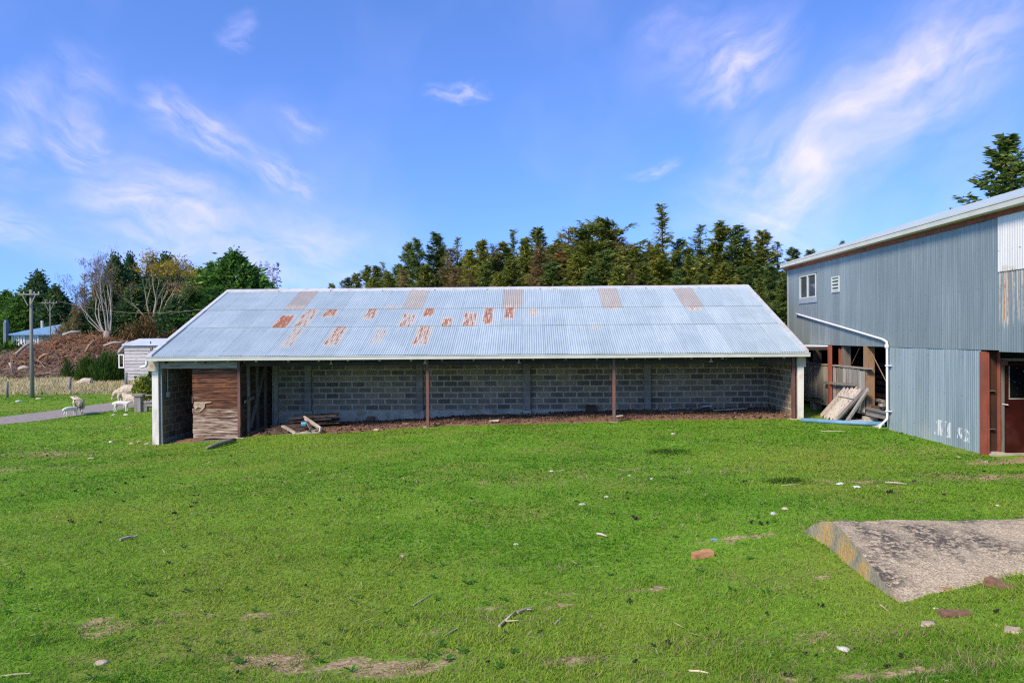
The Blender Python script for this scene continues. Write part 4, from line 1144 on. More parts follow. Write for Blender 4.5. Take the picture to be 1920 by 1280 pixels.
M_STONE = nmat('pale_stone', (.44, .42, .37), (.66, .64, .58), 8, .9, vary=.12)
M_PAPER = nmat('pale_litter', (.60, .64, .66), (.74, .77, .78), 8, .7, vary=.05)
stones = [(1092, 946, .05, 'white stone on the lawn, taller of two in mid-field', 0), (1137, 932, .045, 'white stone on the lawn just right of another white stone', 0), (1034, 884, .05, 'white stone at the upper middle of the lawn near the dry patch', 0),
          (1262, 814, .09, 'pale flat stone close to the earth floor of the shed', 0), (1450, 965, .06, 'grey stone beside a small orange fragment on the lawn', 0), (1472, 955, .055, 'small orange brick fragment on the lawn by a grey stone', 1),
          (968, 1022, .035, 'little pale stone alone left of the lawn centre', 0), (755, 1044, .05, 'small dull stone on the grass below the middle of the shed', 1), (1583, 1218, .045, 'white stone in the grass near the bottom right', 0),
          (1575, 908, .075, 'crumpled pale blue litter scrap on the grass, left of two', 2), (1606, 914, .09, 'flatter pale blue litter scrap on the grass, right of two', 2), (1340, 1013, .04, 'tiny blue plastic scrap behind the orange brick', 3),
          (190, 1244, .05, 'brown stone lying in grass at the lower left corner', 1), (262, 829, .13, 'tan rock by the foot of the white corner pillar', 1), (246, 832, .12, 'flat tan rock left of the white corner pillar', 1),
          (275, 833, .10, 'white chip of concrete touching the white corner pillar', 0), (208, 829, .12, 'white flat stone out on the lawn left of the pillar', 0), (236, 778, .14, 'pale flat stone below the timber rail post', 0),
          (213, 778, .12, 'grey flat stone at the track edge near the lamb', 0), (243, 802, .07, 'little white stone on the lawn below the rail post', 0), (72, 748, .22, 'orange brown rock at the foot of the power pole', 1), (36, 753, .24, 'pale rock on the grass left of the power pole', 0),
          (1797, 857, .06, 'yellowish stone near the barn recess threshold', 1), (1850, 866, .06, 'white stone in front of the barn threshold', 0), (1292, 880, .04, 'small white stone at the right end of the dry patch', 0), (1870, 948, .03, 'small white chip on the grass far right', 0),
          (1180, 892, .04, 'small white stone below the dry patch, left one', 0), (1222, 898, .04, 'small white stone below the dry patch, right one', 0), (1755, 1142, .02, 'grey chip near the sunk brown brick', 0), (1740, 1172, .06, 'worn flat pale stone flush in grass under the brown brick', 1), (1645, 912, .03, 'thin pale chip right of the litter scraps', 0)]
for k, (px, py, r_, lab, mk) in enumerate(stones):
    g = G(px, py); r_ *= .62 if py < 870 else .85; me_ = rock(r_ * (1 if mk != 2 else .8), k + 1, .5 if mk != 2 else .35, 2, .35 if mk != 2 else .7); me_.materials.append((M_STONE, M_TANSTONE, M_PAPER, M_BLUE)[mk])
    nm = 'litter_scrap' if mk > 1 else 'stone'
    me_.name = nm; o = link(nm, me_, None, g + Vector((0, 0, r_ * .12))); o.rotation_euler = (0, 0, k * 1.1); o.scale = (1.25, .8, 1); tag(o, lab, 'litter' if mk > 1 else 'stone')

# sheep droppings: small dark clumps, counted one by one near the camera
M_DUNG = nmat('dung', (.012, .010, .009), (.032, .028, .024), 20, .8, vary=.2, bump=.5)
dmesh = []
for k in range(5):
    b = MB(); rr_ = random.Random(k)
    for q in range(rr_.randint(4, 9)):
        me_ = rock(rr_.uniform(.012, .026), k * 7 + q, .8, 1, .3); off = Vector((rr_.gauss(0, .03), rr_.gauss(0, .022), rr_.uniform(.004, .022)))
        b.add([v.co + off for v in me_.vertices], [tuple(p.vertices) for p in me_.polygons]); bpy.data.meshes.remove(me_)
    dmesh.append(b.mesh('dung_clump', M_DUNG, smooth=True))
dung = [(316, 1058, 1.5), (345, 1082, 1), (573, 1103, 1.1), (1182, 1133, 1.5), (1436, 1154, 1.3), (1190, 974, 1.2), (1176, 926, .9), (1177, 938, .8), (1150, 967, .8), (1408, 982, 1), (1427, 985, .9), (1438, 983, .8), (1303, 1044, .6), (1134, 1129, .8),
        (1112, 1120, .7), (1193, 1248, 1.1), (915, 1248, 1), (1540, 1140, 1.3), (1265, 900, .9), (1398, 904, 1.1), (1670, 926, 1.3), (1010, 962, .6), (1080, 943, .7), (922, 975, .7), (885, 937, .8), (1072, 929, .6), (1084, 930, .6), (880, 865, .6),
        (1002, 862, .6), (1096, 863, .8), (135, 982, .9), (188, 982, .8), (130, 979, .8), (186, 918, 1), (216, 925, .8), (140, 923, .9), (235, 908, 1), (270, 897, 1), (368, 931, 1), (365, 945, 1), (325, 965, 1), (358, 953, .8), (232, 942, .7), (40, 930, .9),
        (8, 902, 1), (40, 850, .9), (88, 855, .9), (108, 827, .9), (178, 830, 1.1), (280, 851, .9), (340, 909, .7), (433, 857, .7), (440, 870, 1), (545, 955, .8), (546, 966, .7), (572, 947, .7), (636, 940, 1), (580, 842, .8), (650, 880, .8), (1250, 1211, 1.7), (1225, 1214, 1), (445, 1268, 1.1),
        (355, 1226, .9), (248, 1272, .8), (886, 1081, .9), (1157, 1055, .9), (1072, 1044, .8), (1107, 1044, .8), (1142, 1045, .7), (1200, 1059, .7), (1690, 1235, 1), (1530, 1235, .9), (1510, 1232, .8), (1478, 1272, 1), (1665, 1255, 1.2), (1870, 1152, 1.1), (1845, 886, .9), (1690, 814, .9), (1710, 826, 1), (1560, 856, .8),
        (1715, 905, .8), (1770, 930, .7), (700, 1010, .8), (760, 905, .7), (820, 960, .7), (480, 1010, .7), (60, 1110, .9), (160, 1130, .8), (1010, 1190, .9), (1325, 1185, .8)]
for k, (px, py, s_) in enumerate(dung):
    g = G(px, py); o = link('dung_clump', dmesh[k % 5], None, g + Vector((0, 0, .02))); o.rotation_euler = (0, 0, k * 2.4); s_ *= .72 if py < 1000 else .36; o.scale = (s_ * 1.1, s_, s_ * 1.2)
    tag(o, 'small dark clump of sheep droppings on the green grass', 'dung', 'sheep droppings scattered on the pasture')

# straw, sticks, branch
M_STRAW = nmat('straw', (.38, .33, .19), (.58, .52, .34), 9, .85, vary=.15)
b0, b1 = G(388, 843), G(441, 829); b0.z += .05; b1.z += .07
b = MB(); b.tube([b0, b0.lerp(b1, .3) + Vector((.0, .02, .01)), b0.lerp(b1, .7) + Vector((0, -.01, .012)), b1], [.045, .06, .062, .055], 9)
o = b.build('branch', nmat('bare_branch', (.17, .14, .09), (.36, .32, .22), 5, .9, stretch=(.4, 2, 2)), origin=b0, smooth=True); tag(o, 'short thick bare branch lying before the board door', 'branch')
sticks = [((936, 1178), (968, 1150), .012, 'splintered pale stick in the lower middle of the lawn', 4), ((970, 1153), (1000, 1143), .014, 'pale stick end just right of the splintered stick', 3), ((1120, 1003), (1138, 1009), .015, 'short pale stick in mid lawn', 1),
          ((1040, 1172), (1052, 1163), .008, 'tiny grey stick right of the splintered stick', 1), ((1660, 906), (1700, 910), .014, 'thin straw stalk on grass right of the litter scraps', 1), ((1465, 911), (1500, 910), .009, 'thin stalk beside the dark grass tuft', 1), ((225, 1015), (256, 1010), .02, 'weathered grey stick in the lawn at left', 2),
          ((860, 1180), (832, 1195), .006, 'dry stalk beside the right of the bare patch', 1), ((775, 1137), (808, 1117), .006, 'dry stalk standing off the lower middle grass', 1), ((1292, 1262), (1330, 1266), .008, 'dry stalk at the bottom edge right of centre', 1), ((1, 1271), (56, 1267), .008, 'long green stalk at the bottom left corner', 1),
          ((1650, 1135), (1665, 1148), .006, 'thin dry stalk under the tip of the ramp', 1), ((250, 789), (213, 832), .0, '', 0), ((1540, 809), (1585, 810), .012, 'dry stalk below the blue pipe', 1), ((165, 861), (176, 861), .02, 'small pale stick at left of the lawn', 1)]
for (p, q, r_, lab, nb_) in sticks:
    if not lab: continue
    a, c_ = G(*p), G(*q); a.z += r_ * 1.2; c_.z += r_ * 1.6
    b = MB(); b.tube([a, a.lerp(c_, .5) + Vector((0, 0, r_ * .5)), c_], [r_, r_ * .9, r_ * .5], 6)
    for k in range(nb_ - 1):
        m_ = a.lerp(c_, random.uniform(.3, .9)); d_ = (c_ - a).length * .32
        b.tube([m_, m_ + Vector((random.uniform(-1, 1), random.uniform(-1, 1), random.uniform(.05, .35))).normalized() * d_], [r_ * .7, r_ * .2], 5)
    o = b.build('stick', M_STRAW if r_ < .013 else M_PALEWOOD, origin=a); tag(o, lab, 'stick')

# heap of old boards inside the shed and the broken frame before it
rb = random.Random(11)
plk = 'old boards heaped inside the shed'
for k in range(15):
    lay = k // 4
    x0 = -8.0 + rb.uniform(-.25, .1) + lay * .12; x1 = x0 + rb.uniform(1.5, 1.95) - lay * .1
    y = 24.05 + (k % 4) * .24 + rb.uniform(-.05, .05); z = gz(-7.4, 24.2) + .05 + lay * .125 + rb.uniform(0, .03)
    b = MB().beam((x0, y, z + rb.uniform(-.05, .02)), (x1, y + rb.uniform(-.25, .25), z + rb.uniform(.0, .10)), .17, .042, j=.012)
    o = b.build('board', M_BROWNWOOD, origin=(x0, y, z)); tag(o, 'dark brown board in the heap of old timber inside the shed', 'board', plk)
for k in range(6):
    x0 = -8.75 + rb.uniform(0, .5); y = 23.15 + k * .14; z = gz(-8, 23.3) + .03 + k * .03
    b = MB().beam((x0, y, z), (x0 + rb.uniform(1.0, 1.8), y + rb.uniform(-.1, .35), z + rb.uniform(0, .08)), .10, .05, j=.01)
    o = b.build('board', M_BROWNWOOD, origin=(x0, y, z)); tag(o, 'dark narrow board lying low in front of the timber heap', 'board', 'narrow boards before the timber heap')


def pl(p, q, w, h, lab, mat, Yp=23.0, Yq=23.0):
    a, c_ = P(p[0], p[1], Yp), P(q[0], q[1], Yq)
    g_ = max(gz(a.x, a.y), -9)
    o = MB().beam(a, c_, w, h, j=.008).build('batten', mat, origin=a); tag(o, lab, 'batten')


pl((465, 822), (600, 810), .07, .05, 'long pale batten along the grass edge before the timber heap', M_PALEWOOD, 22.95, 22.92)
pl((548, 814.5), (597, 806), .08, .05, 'lower pale rail of the broken frame at the heap', M_PALEWOOD, 23.0, 23.1)
pl((530, 798), (556, 813), .11, .05, 'pale slanting board leaning left of the blue tin', M_PALEWOOD, 23.3, 22.98)
pl((575, 790), (586, 808), .12, .04, 'short greenish upright board right of the blue tin', M_STUD, 23.3, 23.2)
pl((570, 781), (600, 801), .05, .04, 'upper thin pale batten sloping to the frame corner', M_PALEWOOD, 23.7, 23.0)
pl((572, 785), (597, 803), .05, .04, 'lower thin pale batten sloping to the frame corner', M_PALEWOOD, 23.65, 23.05)
pl((601, 800), (600, 811), .07, .06, 'stub of pale timber standing at the frame corner', M_PALEWOOD, 22.98, 22.96)
pl((465, 815), (500, 799), .09, .06, 'dark rail rising from the partition foot', M_BROWNWOOD, 23.0, 23.7)
p = P(571, 795, 23.4)
b = MB(); b.tube([p + Vector((-.09, .0, .0)), p + Vector((-.03, 0, 0)), p + Vector((.09, -.03, .01))], [.085, .09, .09], 12)
o = b.build('blue_tin', nmat('blue_tin', (.03, .18, .32), (.08, .32, .48), 6, .4), origin=p); tag(o, 'small round blue tin lying in the old timber', 'tin')
# boards and brick bits on the earth floor
for (p_, q_, Yp, Yq, w, lab) in (((1255, 772), (1325, 771), 24.9, 24.9, .16, 'brown board lying along the back wall, right end of the shed'), ((1338, 773), (1400, 769), 24.7, 25.0, .08, 'thin pale batten on the earth at the right end'),
                                 ((1256, 777), (1300, 776), 24.3, 24.4, .14, 'brown board half buried before the back wall'), ((918, 797), (935, 797), 23.2, 23.2, .1, 'pale board scrap on the earth near the middle'), ((1155, 780), (1168, 780), 23.6, 23.6, .08, 'pale wood scrap right of the third steel post')):
    a, c_ = P(*p_, Yp), P(*q_, Yq); a.z = gz(a.x, a.y) + .10; c_.z = gz(c_.x, c_.y) + .12
    o = MB().beam(a, c_, w, .04, j=.01).build('board', M_BROWNWOOD if 'brown' in lab else M_PALEWOOD, origin=a); tag(o, lab, 'board')
g = P(1109, 772, 25.4)
o = MB().box(g.x - .17, g.x + .17, 25.35, 25.6, gz(g.x, 25.5) - .02, gz(g.x, 25.5) + .27, j=.01).build('iron_box', nmat('rust_iron', (.07, .04, .03), (.15, .08, .055), 5, .85), origin=(g.x, 25.5, gz(g.x, 25.5))); tag(o, 'rusty square iron box against the back wall', 'box')
g = P(695, 789, 25.5)
o = MB().box(g.x - .12, g.x + .12, 25.45, 25.60, gz(g.x, 25.5), gz(g.x, 25.5) + .22, j=.01).build('brick', M_BRICKD, origin=(g.x, 25.5, gz(g.x, 25.5))); tag(o, 'brown brick block set against the footing of the back wall', 'brick')
p = P(1324, 765, 25.1); p.z = gz(p.x, p.y) + .2
o = MB().beam(p + Vector((-.16, 0, 0)), p + Vector((.16, .02, .03)), .22, .03, j=.01).build('tin_lid', nmat('dull_tin', (.30, .32, .35), (.40, .42, .45), 5, .5), origin=p); tag(o, 'small grey metal sheet propped on the earth by the back wall', 'metal sheet')
MB2 = MB().beam(p + Vector((0, .02, -.22)), p + Vector((0, .02, -.02)), .2, .2, up=(0, 1, 0)); o = MB2.build('stump', M_BROWNWOOD, origin=p + Vector((0, .02, -.2))); tag(o, 'low dark wood stump under the grey metal sheet', 'stump')
for px, py, lab in ((760, 798, 'pale broken brick on the earth by the second post'), (706, 809, 'pale flat stone at the grass edge of the shed floor')):
    g = G(px, py); me_ = rock(.10, px, .4, 2, .4); me_.materials.append(M_TANSTONE); o = link('stone', me_, None, g + Vector((0, 0, .06))); tag(o, lab, 'stone')

# ---------------------------------------------------------------- trees
M_BARK = nmat('bark', (.045, .034, .026), (.12, .095, .075), 5, .95, stretch=(3, 3, .6), vary=.15)
M_PALEBARK = nmat('pale_bark', (.26, .23, .19), (.46, .43, .37), 5, .9, stretch=(3, 3, .8), vary=.1)
M_YBARK = nmat('willow_bark', (.24, .20, .13), (.40, .34, .23), 5, .9, stretch=(3, 3, .8), vary=.1)
L_OLIVE = leafmat('fir_olive', [(.15, (0.060, 0.097, 0.025)), (.40, (0.169, 0.235, 0.042)), (.62, (0.359, 0.396, 0.075)), (.85, (0.643, 0.530, 0.148))])
L_GREEN = leafmat('fir_green', [(.15, (0.054, 0.099, 0.034)), (.42, (0.129, 0.215, 0.061)), (.65, (0.270, 0.362, 0.096)), (.9, (0.594, 0.493, 0.130))])
L_BROWN = leafmat('fir_brown', [(.15, (0.104, 0.079, 0.032)), (.42, (0.251, 0.176, 0.070)), (.65, (0.395, 0.279, 0.121)), (.9, (0.524, 0.425, 0.199))])
L_CYP = leafmat('cypress_green', [(.15, (0.025, 0.068, 0.018)), (.45, (0.064, 0.168, 0.031)), (.68, (0.144, 0.308, 0.049)), (.9, (0.321, 0.492, 0.092))])
L_DARK = leafmat('dark_green', [(.2, (0.028, 0.067, 0.032)), (.5, (0.063, 0.141, 0.056)), (.8, (0.181, 0.271, 0.089))])
L_TWIG = leafmat('brown_twig', [(.2, (0.115, 0.075, 0.052)), (.55, (0.218, 0.149, 0.103)), (.85, (0.322, 0.241, 0.172))], .05)
L_YEL = leafmat('yellow_leaf', [(.2, (0.196, 0.149, 0.023)), (.5, (0.391, 0.310, 0.034)), (.8, (0.575, 0.483, 0.057))], .35)
L_BROOM = leafmat('broom_green', [(.2, (0.021, 0.057, 0.009)), (.5, (0.050, 0.122, 0.014)), (.8, (0.101, 0.186, 0.029))], .2)
L_LIME = leafmat('bush_leaf', [(.2, (0.083, 0.152, 0.020)), (.5, (0.206, 0.304, 0.041)), (.75, (0.414, 0.442, 0.083)), (.95, (0.600, 0.600, 0.414))], .35)
L_RUSSET = leafmat('russet_leaf', [(.2, (0.060, 0.044, 0.014)), (.5, (0.150, 0.098, 0.030)), (.8, (0.283, 0.165, 0.052))], .2)


def cards(C, A, B):
    """diamond leaves: centres, half length vectors, half width vectors"""
    n = len(C)
    V = np.stack([C - A, C + B, C + A, C - B], 1).reshape(-1, 3)
    return V, np.arange(4 * n).reshape(n, 4)


def unit(v): return v / np.maximum(np.linalg.norm(v, axis=1, keepdims=True), 1e-6)


def conifer(seed, H, Rb, nb, leaf=.30, droop=.1, up=.35, bare_top=.0, gap=.25, power=.85, low=.12, lw=.22, density=1.0, onesided=0.0):
    """whorled branches carrying flat sprays; returns leaf cards and branch list"""
    r = np.random.default_rng(seed)
    C = []; A = []; B = []; br = []
    sect = r.uniform(.55, 1.25, 9)                # some sides are thinner than others
    lev = r.uniform(.6, 1.2, 14)
    for k in range(nb):
        t = low + (1 - low) * (k + r.uniform(0, 1)) / nb
        azm = r.uniform(0, 2 * PI)
        L = Rb * (1 - t) ** power * r.uniform(.7, 1.12) * sect[int(azm / (2 * PI) * 9) % 9] * lev[int(t * 13.99)] + .25
        if r.random() < gap * .35: L *= .5
        if onesided: L *= 1 + onesided * math.cos(azm - 1.0)
        z0 = H * t
        hd = np.array([math.cos(azm), math.sin(azm), 0]); sdv = np.array([-hd[1], hd[0], 0])
        npt = 6; pts = []
        for q in range(npt):
            u = q / (npt - 1)
            z = z0 + L * (-droop * 4 * u * (1 - u) + up * u ** 2 * (1.3 - .5 * t)) + (.25 * L * u if t > .85 else 0)
            pts.append(hd * L * u + sdv * L * .10 * math.sin(u * 3 + k) + np.array([0, 0, z]))
        pts = np.array(pts)
        br.append((pts, .018 * L + .012))
        if bare_top and t > 1 - bare_top and r.random() < .6: m = int(6 + 9 * L)
        else: m = int((5 + 13 * L) * density * (.5 + r.random()))
        u = np.clip(r.beta(1.35, 1.05, m), .05, 1)
        f = u * (npt - 1); i = np.minimum(f.astype(int), npt - 2); w = (f - i)[:, None]
        p = pts[i] * (1 - w) + pts[i + 1] * w
        spread = (.10 + .26 * L * (1 - (2 * u - 1) ** 2 * .55))
        side = r.normal(0, 1, m) * spread * .55
        p = p + sdv * side[:, None]
        p[:, 2] += r.normal(0, .07, m) - np.abs(side) * .18 - r.random(m) * .12
        d = unit(hd * (.55 + .3 * r.random((m, 1))) + sdv * np.sign(side)[:, None] * r.uniform(.2, .8, (m, 1)) + np.stack([r.normal(0, .25, m), r.normal(0, .25, m), r.normal(.10, .32, m)], 1))
        sz = leaf * r.uniform(.55, 1.35, (m, 1))
        wv = unit(np.cross(d, r.normal(0, .55, (m, 3)) + np.array([0, 0, 1.0])))
        C.append(p); A.append(d * sz); B.append(wv * sz * lw)
    return cards(np.concatenate(C), np.concatenate(A), np.concatenate(B)), br


def tree_obj(name, loc, parts, label, group=None, scale=(1, 1, 1), rz=0.0, cat='tree'):
    o = empty(name, loc, label, cat, group)
    o.scale = scale; o.rotation_euler = (0, 0, rz)
    for nm, me_ in parts:
        c = bpy.data.objects.new(nm, me_); COL.objects.link(c); c.parent = o
    return o


def con_proto(seed, H, Rb, nb, leafm, trunkr, dead=0, **kw):
    (V, F), br = conifer(seed, H, Rb, nb, **kw)
    crown = np_mesh('crown', V, F, leafm)
    b = MB(); b.tube([(0, 0, -.5), (0.03, 0, H * .3), (-.03, .02, H * .7), (0, 0, H)], [trunkr * 1.15, trunkr * .75, trunkr * .24, .012], 7)
    for k, (pts, rr_) in enumerate(br):
        if k % 2 == 0 or dead: b.tube([tuple(p) for p in pts[::2]] + [tuple(pts[-1])], [rr_, rr_ * .7, rr_ * .45, rr_ * .2], 3, cap=False)
    return [('trunk', b.mesh('trunk', M_BARK if not dead else M_PALEBARK, smooth=True)), ('crown', crown)]


PRO = {
    'a': con_proto(1, 12, 3.0, 150, L_OLIVE, .22, leaf=0.198, up=.42, density=3.80),
    'b': con_proto(2, 12, 2.7, 150, L_GREEN, .20, leaf=0.185, droop=.14, up=.30, density=3.80),
    'c': con_proto(3, 12, 3.3, 130, L_OLIVE, .24, leaf=0.224, up=.50, gap=.6, density=3.60, onesided=.25),
    'd': con_proto(4, 12, 2.5, 120, L_BROWN, .18, leaf=0.158, droop=.05, up=.35, bare_top=.15, density=3.00),
    'e': con_proto(5, 12, 2.9, 140, L_GREEN, .22, leaf=0.198, up=.45, gap=.5, power=.7, density=3.60),
    'f': con_proto(6, 14, 3.0, 120, L_OLIVE, .22, leaf=0.185, up=.40, bare_top=.34, gap=.8, power=1.15, density=3.80),
    'g': con_proto(7, 12, 4.3, 150, L_OLIVE, .26, leaf=0.238, up=.30, droop=.05, power=.45, gap=.4, density=3.40),
    'h': con_proto(8, 12, 2.6, 110, L_OLIVE, .20, leaf=0.172, up=.55, bare_top=.25, gap=1.0, density=2.60),
}
# forest behind the shed: (px of the top, py of the top, distance, kind, width factor, label)
FOREST = [
    (622, 533, 66, 'a', .7, 'lowest conifer at the very left end of the wood behind the shed'), (655, 522, 68, 'e', .8, 'low dark conifer between the first ragged ones of the wood'), (705, 500, 70, 'a', .9, 'olive conifer left of the thin-topped small one'),
    (640, 527, 66, 'h', .7, 'low ragged brown-green conifer at the left end of the wood behind the shed'), (668, 514, 68, 'a', .8, 'short bushy conifer second from the left end of the wood'), (690, 500, 70, 'c', .8, 'low open-branched conifer with upturned tips near the left of the wood'),
    (718, 492, 72, 'h', .75, 'small thin-topped conifer standing left of the dark firs'), (766, 455, 74, 'b', .9, 'dark fir with narrow top left of the tallest dark fir'), (782, 448, 70, 'b', .8, 'narrow dark fir close left of the tallest dark fir'),
    (819, 437, 72, 'b', 1.0, 'tallest dark fir in the left half of the wood'), (845, 465, 68, 'd', 1.0, 'brown fading conifer right of the tallest dark fir'), (857, 447, 74, 'h', .8, 'tall thin open-topped conifer behind the brown fading one'),
    (905, 452, 70, 'a', .9, 'rounded olive conifer with pointed top at left centre of the wood'), (880, 470, 66, 'a', .9, None), (925, 458, 72, 'd', .9, 'browned conifer left of the twin-peaked green one'),
    (947, 455, 72, 'e', 1.1, 'broad dark green conifer at the centre left of the wood'), (963, 430, 74, 'f', .8, 'thin-topped dark spire in the centre left of the wood'), (986, 447, 70, 'a', .8, 'olive spire left of the bright pointed conifer'),
    (1008, 429, 72, 'a', .9, 'bright olive pointed conifer near the middle of the wood'), (1012, 460, 66, 'd', 1.0, 'pinkish brown dying conifer before the bright pointed one'), (1042, 452, 72, 'e', .8, 'small green conifer between the dying trees'),
    (1066, 428, 70, 'd', 1.15, 'brown dying conifer with bare twigs on top near the middle'), (1052, 440, 74, 'h', .8, None), (1105, 426, 70, 'g', .9, 'dense flat-topped dark conifer right of the middle of the wood'),
    (1142, 415, 72, 'g', 1.0, 'tallest broad flat-crowned conifer in the middle of the wood'), (1165, 445, 70, 'd', 1.0, 'olive brown conifer on the right shoulder of the flat-crowned tree'), (1130, 470, 64, 'e', 1.1, None), (1080, 475, 64, 'a', 1.1, None),
    (1190, 468, 68, 'a', .9, 'low olive conifer before the gap left of the tall spire'), (1218, 452, 70, 'h', .7, 'thin grey-green conifer beside the tall bare-tipped spire'), (1241, 382, 70, 'f', 1.05, 'very tall conifer with a bare wispy tip above all the others'),
    (1270, 450, 72, 'e', .8, 'small green conifer right of the very tall one'), (1312, 424, 76, 'h', 1.1, 'loose conifer with one-sided boughs and sky showing through'), (1293, 480, 66, 'c', .8, 'low open conifer in the gap of sky right of the tall one'),
    (1348, 418, 72, 'c', 1.0, 'tall open conifer with curved boughs, left of a pair'), (1378, 424, 70, 'e', 1.0, 'tall dense conifer, right of a pair'), (1402, 452, 70, 'a', .9, 'green conifer between the pair and the layered spire'),
    (1430, 434, 72, 'a', .95, 'layered pointed conifer left of the barn'), (1458, 455, 74, 'h', .9, 'small thin-topped conifer close left of the barn'), (1490, 466, 72, 'e', .9, 'round green conifer peeping over the barn gutter'), (1520, 470, 76, 'a', .9, 'conifer tip seen above the barn gutter'),
    (1445, 500, 64, 'b', 1.1, None), (1470, 520, 62, 'e', 1.1, None), (1400, 500, 66, 'e', 1.1, None), (1355, 495, 66, 'a', 1.1, None), (1320, 515, 66, 'b', .8, None), (1240, 480, 66, 'c', 1.1, None), (1205, 495, 64, 'a', 1.0, None), (960, 490, 64, 'a', 1.1, None),
    (1030, 492, 64, 'e', 1.1, None), (910, 492, 64, 'e', 1.0, None), (850, 500, 64, 'd', 1.0, None), (800, 498, 66, 'a', 1.0, None), (755, 505, 66, 'd', .9, None), (730, 515, 64, 'a', .9, None), (1000, 508, 62, 'd', .8, None), (1160, 500, 62, 'a', 1.0, None), (1270, 505, 64, 'b', .8, None),
    (1580, 452, 74, 'b', .45, 'small dark fir tip rising over the barn roof'), (700, 522, 64, 'a', .9, None), (1105, 505, 62, 'e', 1.0, None), (1185, 512, 62, 'd', .8, None), (880, 512, 62, 'd', .8, None), (935, 512, 62, 'a', .9, None), (1425, 530, 60, 'a', .9, None),
]
rt = random.Random(3)
HP = {'f': 14.0}; WK = 1.6
for (px, py, D, kd, wf_, lab) in FOREST:
    p = P(px, py, D); z0 = gz(p.x, D) - .2
    s = (p.z - z0) / HP.get(kd, 12.0)
    s_ = s if s < 1.15 else 1.15 + (s - 1.15) * .6
    tree_obj('conifer', (p.x, D, z0), PRO[kd], lab or 'lower conifer filling in among the wood behind the shed roof', 'conifers in the wood behind the shed', (s_ * wf_ * WK, s_ * wf_ * WK, s), rt.uniform(0, 6.28))
for k in range(34):                             # a farther row closes the wood
    px = 700 + k * 22 + rt.uniform(-8, 8); sky_ = np.interp(px, (690, 820, 1000, 1140, 1240, 1350, 1440, 1500), (512, 462, 455, 445, 455, 450, 460, 480))
    D = 84 + rt.uniform(-3, 6); p = P(px, sky_ + rt.uniform(6, 34), D); z0 = gz(p.x, D) - .2; kd = 'abeagda'[k % 7]
    s = (p.z - z0) / 12.0
    tree_obj('conifer', (p.x, D, z0), PRO[kd], 'lower conifer filling in among the wood behind the shed roof', 'conifers in the wood behind the shed', (s * 1.6, s * 1.6, s), rt.uniform(0, 6.28))
# big conifer behind the barn
big = con_proto(21, 12, 3.9, 170, L_GREEN, .3, leaf=.16, up=.70, droop=.02, gap=1.4, power=.95, density=3.0, lw=.42)
p = P(1886, 256, 46); z0 = gz(p.x, 46)
tree_obj('conifer', (p.x, 46, z0), big, 'big dark conifer with upswept boughs behind the barn roof', None, (1.85, 1.85, (p.z - z0) / 12.0), .9)
p = P(1786, 392, 48); tree_obj('conifer', (p.x, 48, gz(p.x, 48)), PRO['b'], 'tiny fir tip showing just over the barn roof edge', None, (.5, .5, (p.z - gz(p.x, 48)) / 12.0), .4)


# dense cypress of the left group
def dense_crown(seed, H, Rb, n, leaf, shape=.8, lump=.25, lowz=.06):
    r = np.random.default_rng(seed)
    t = r.beta(1.0, 1.25, n); az_ = r.uniform(0, 2 * PI, n)
    lum = 1 + lump * (np.array([mnoise.noise(Vector((math.cos(a) * 1.6, math.sin(a) * 1.6, q * 7 + seed))) + .5 * mnoise.noise(Vector((math.cos(a) * 4, math.sin(a) * 4, q * 16 + seed))) for a, q in zip(az_, t)]))
    prof = np.sin(np.clip(t * .93 + .07, 0, 1) * PI) ** .5 * (1 - t) ** shape * 1.35
    rad = Rb * prof * lum * np.sqrt(r.uniform(.45, 1.0, n))
    C = np.stack([np.cos(az_) * rad, np.sin(az_) * rad, H * (lowz + (1 - lowz) * t)], 1) + r.normal(0, .17, (n, 3)) * np.where(r.random((n, 1)) < .3, 1.8, .7)
    out = np.stack([np.cos(az_), np.sin(az_), np.full(n, .55)], 1)
    d = unit(out + r.normal(0, .5, (n, 3))); w = unit(np.cross(d, r.normal(0, 1, (n, 3))))
    sz = leaf * r.uniform(.5, 1.3, (n, 1))
    return cards(C, d * sz, w * sz * .45)


def cyp(seed, H, Rb, n, mat_, leaf=.22, **kw):
    V, F = dense_crown(seed, H, Rb, n, leaf, **kw)
    b = MB(); b.tube([(0, 0, -.4), (0, 0, H * .5), (0, 0, H * .93)], [.28, .18, .03], 7)
    return [('trunk', b.mesh('trunk', M_BARK, smooth=True)), ('crown', np_mesh('crown', V, F, mat_))]


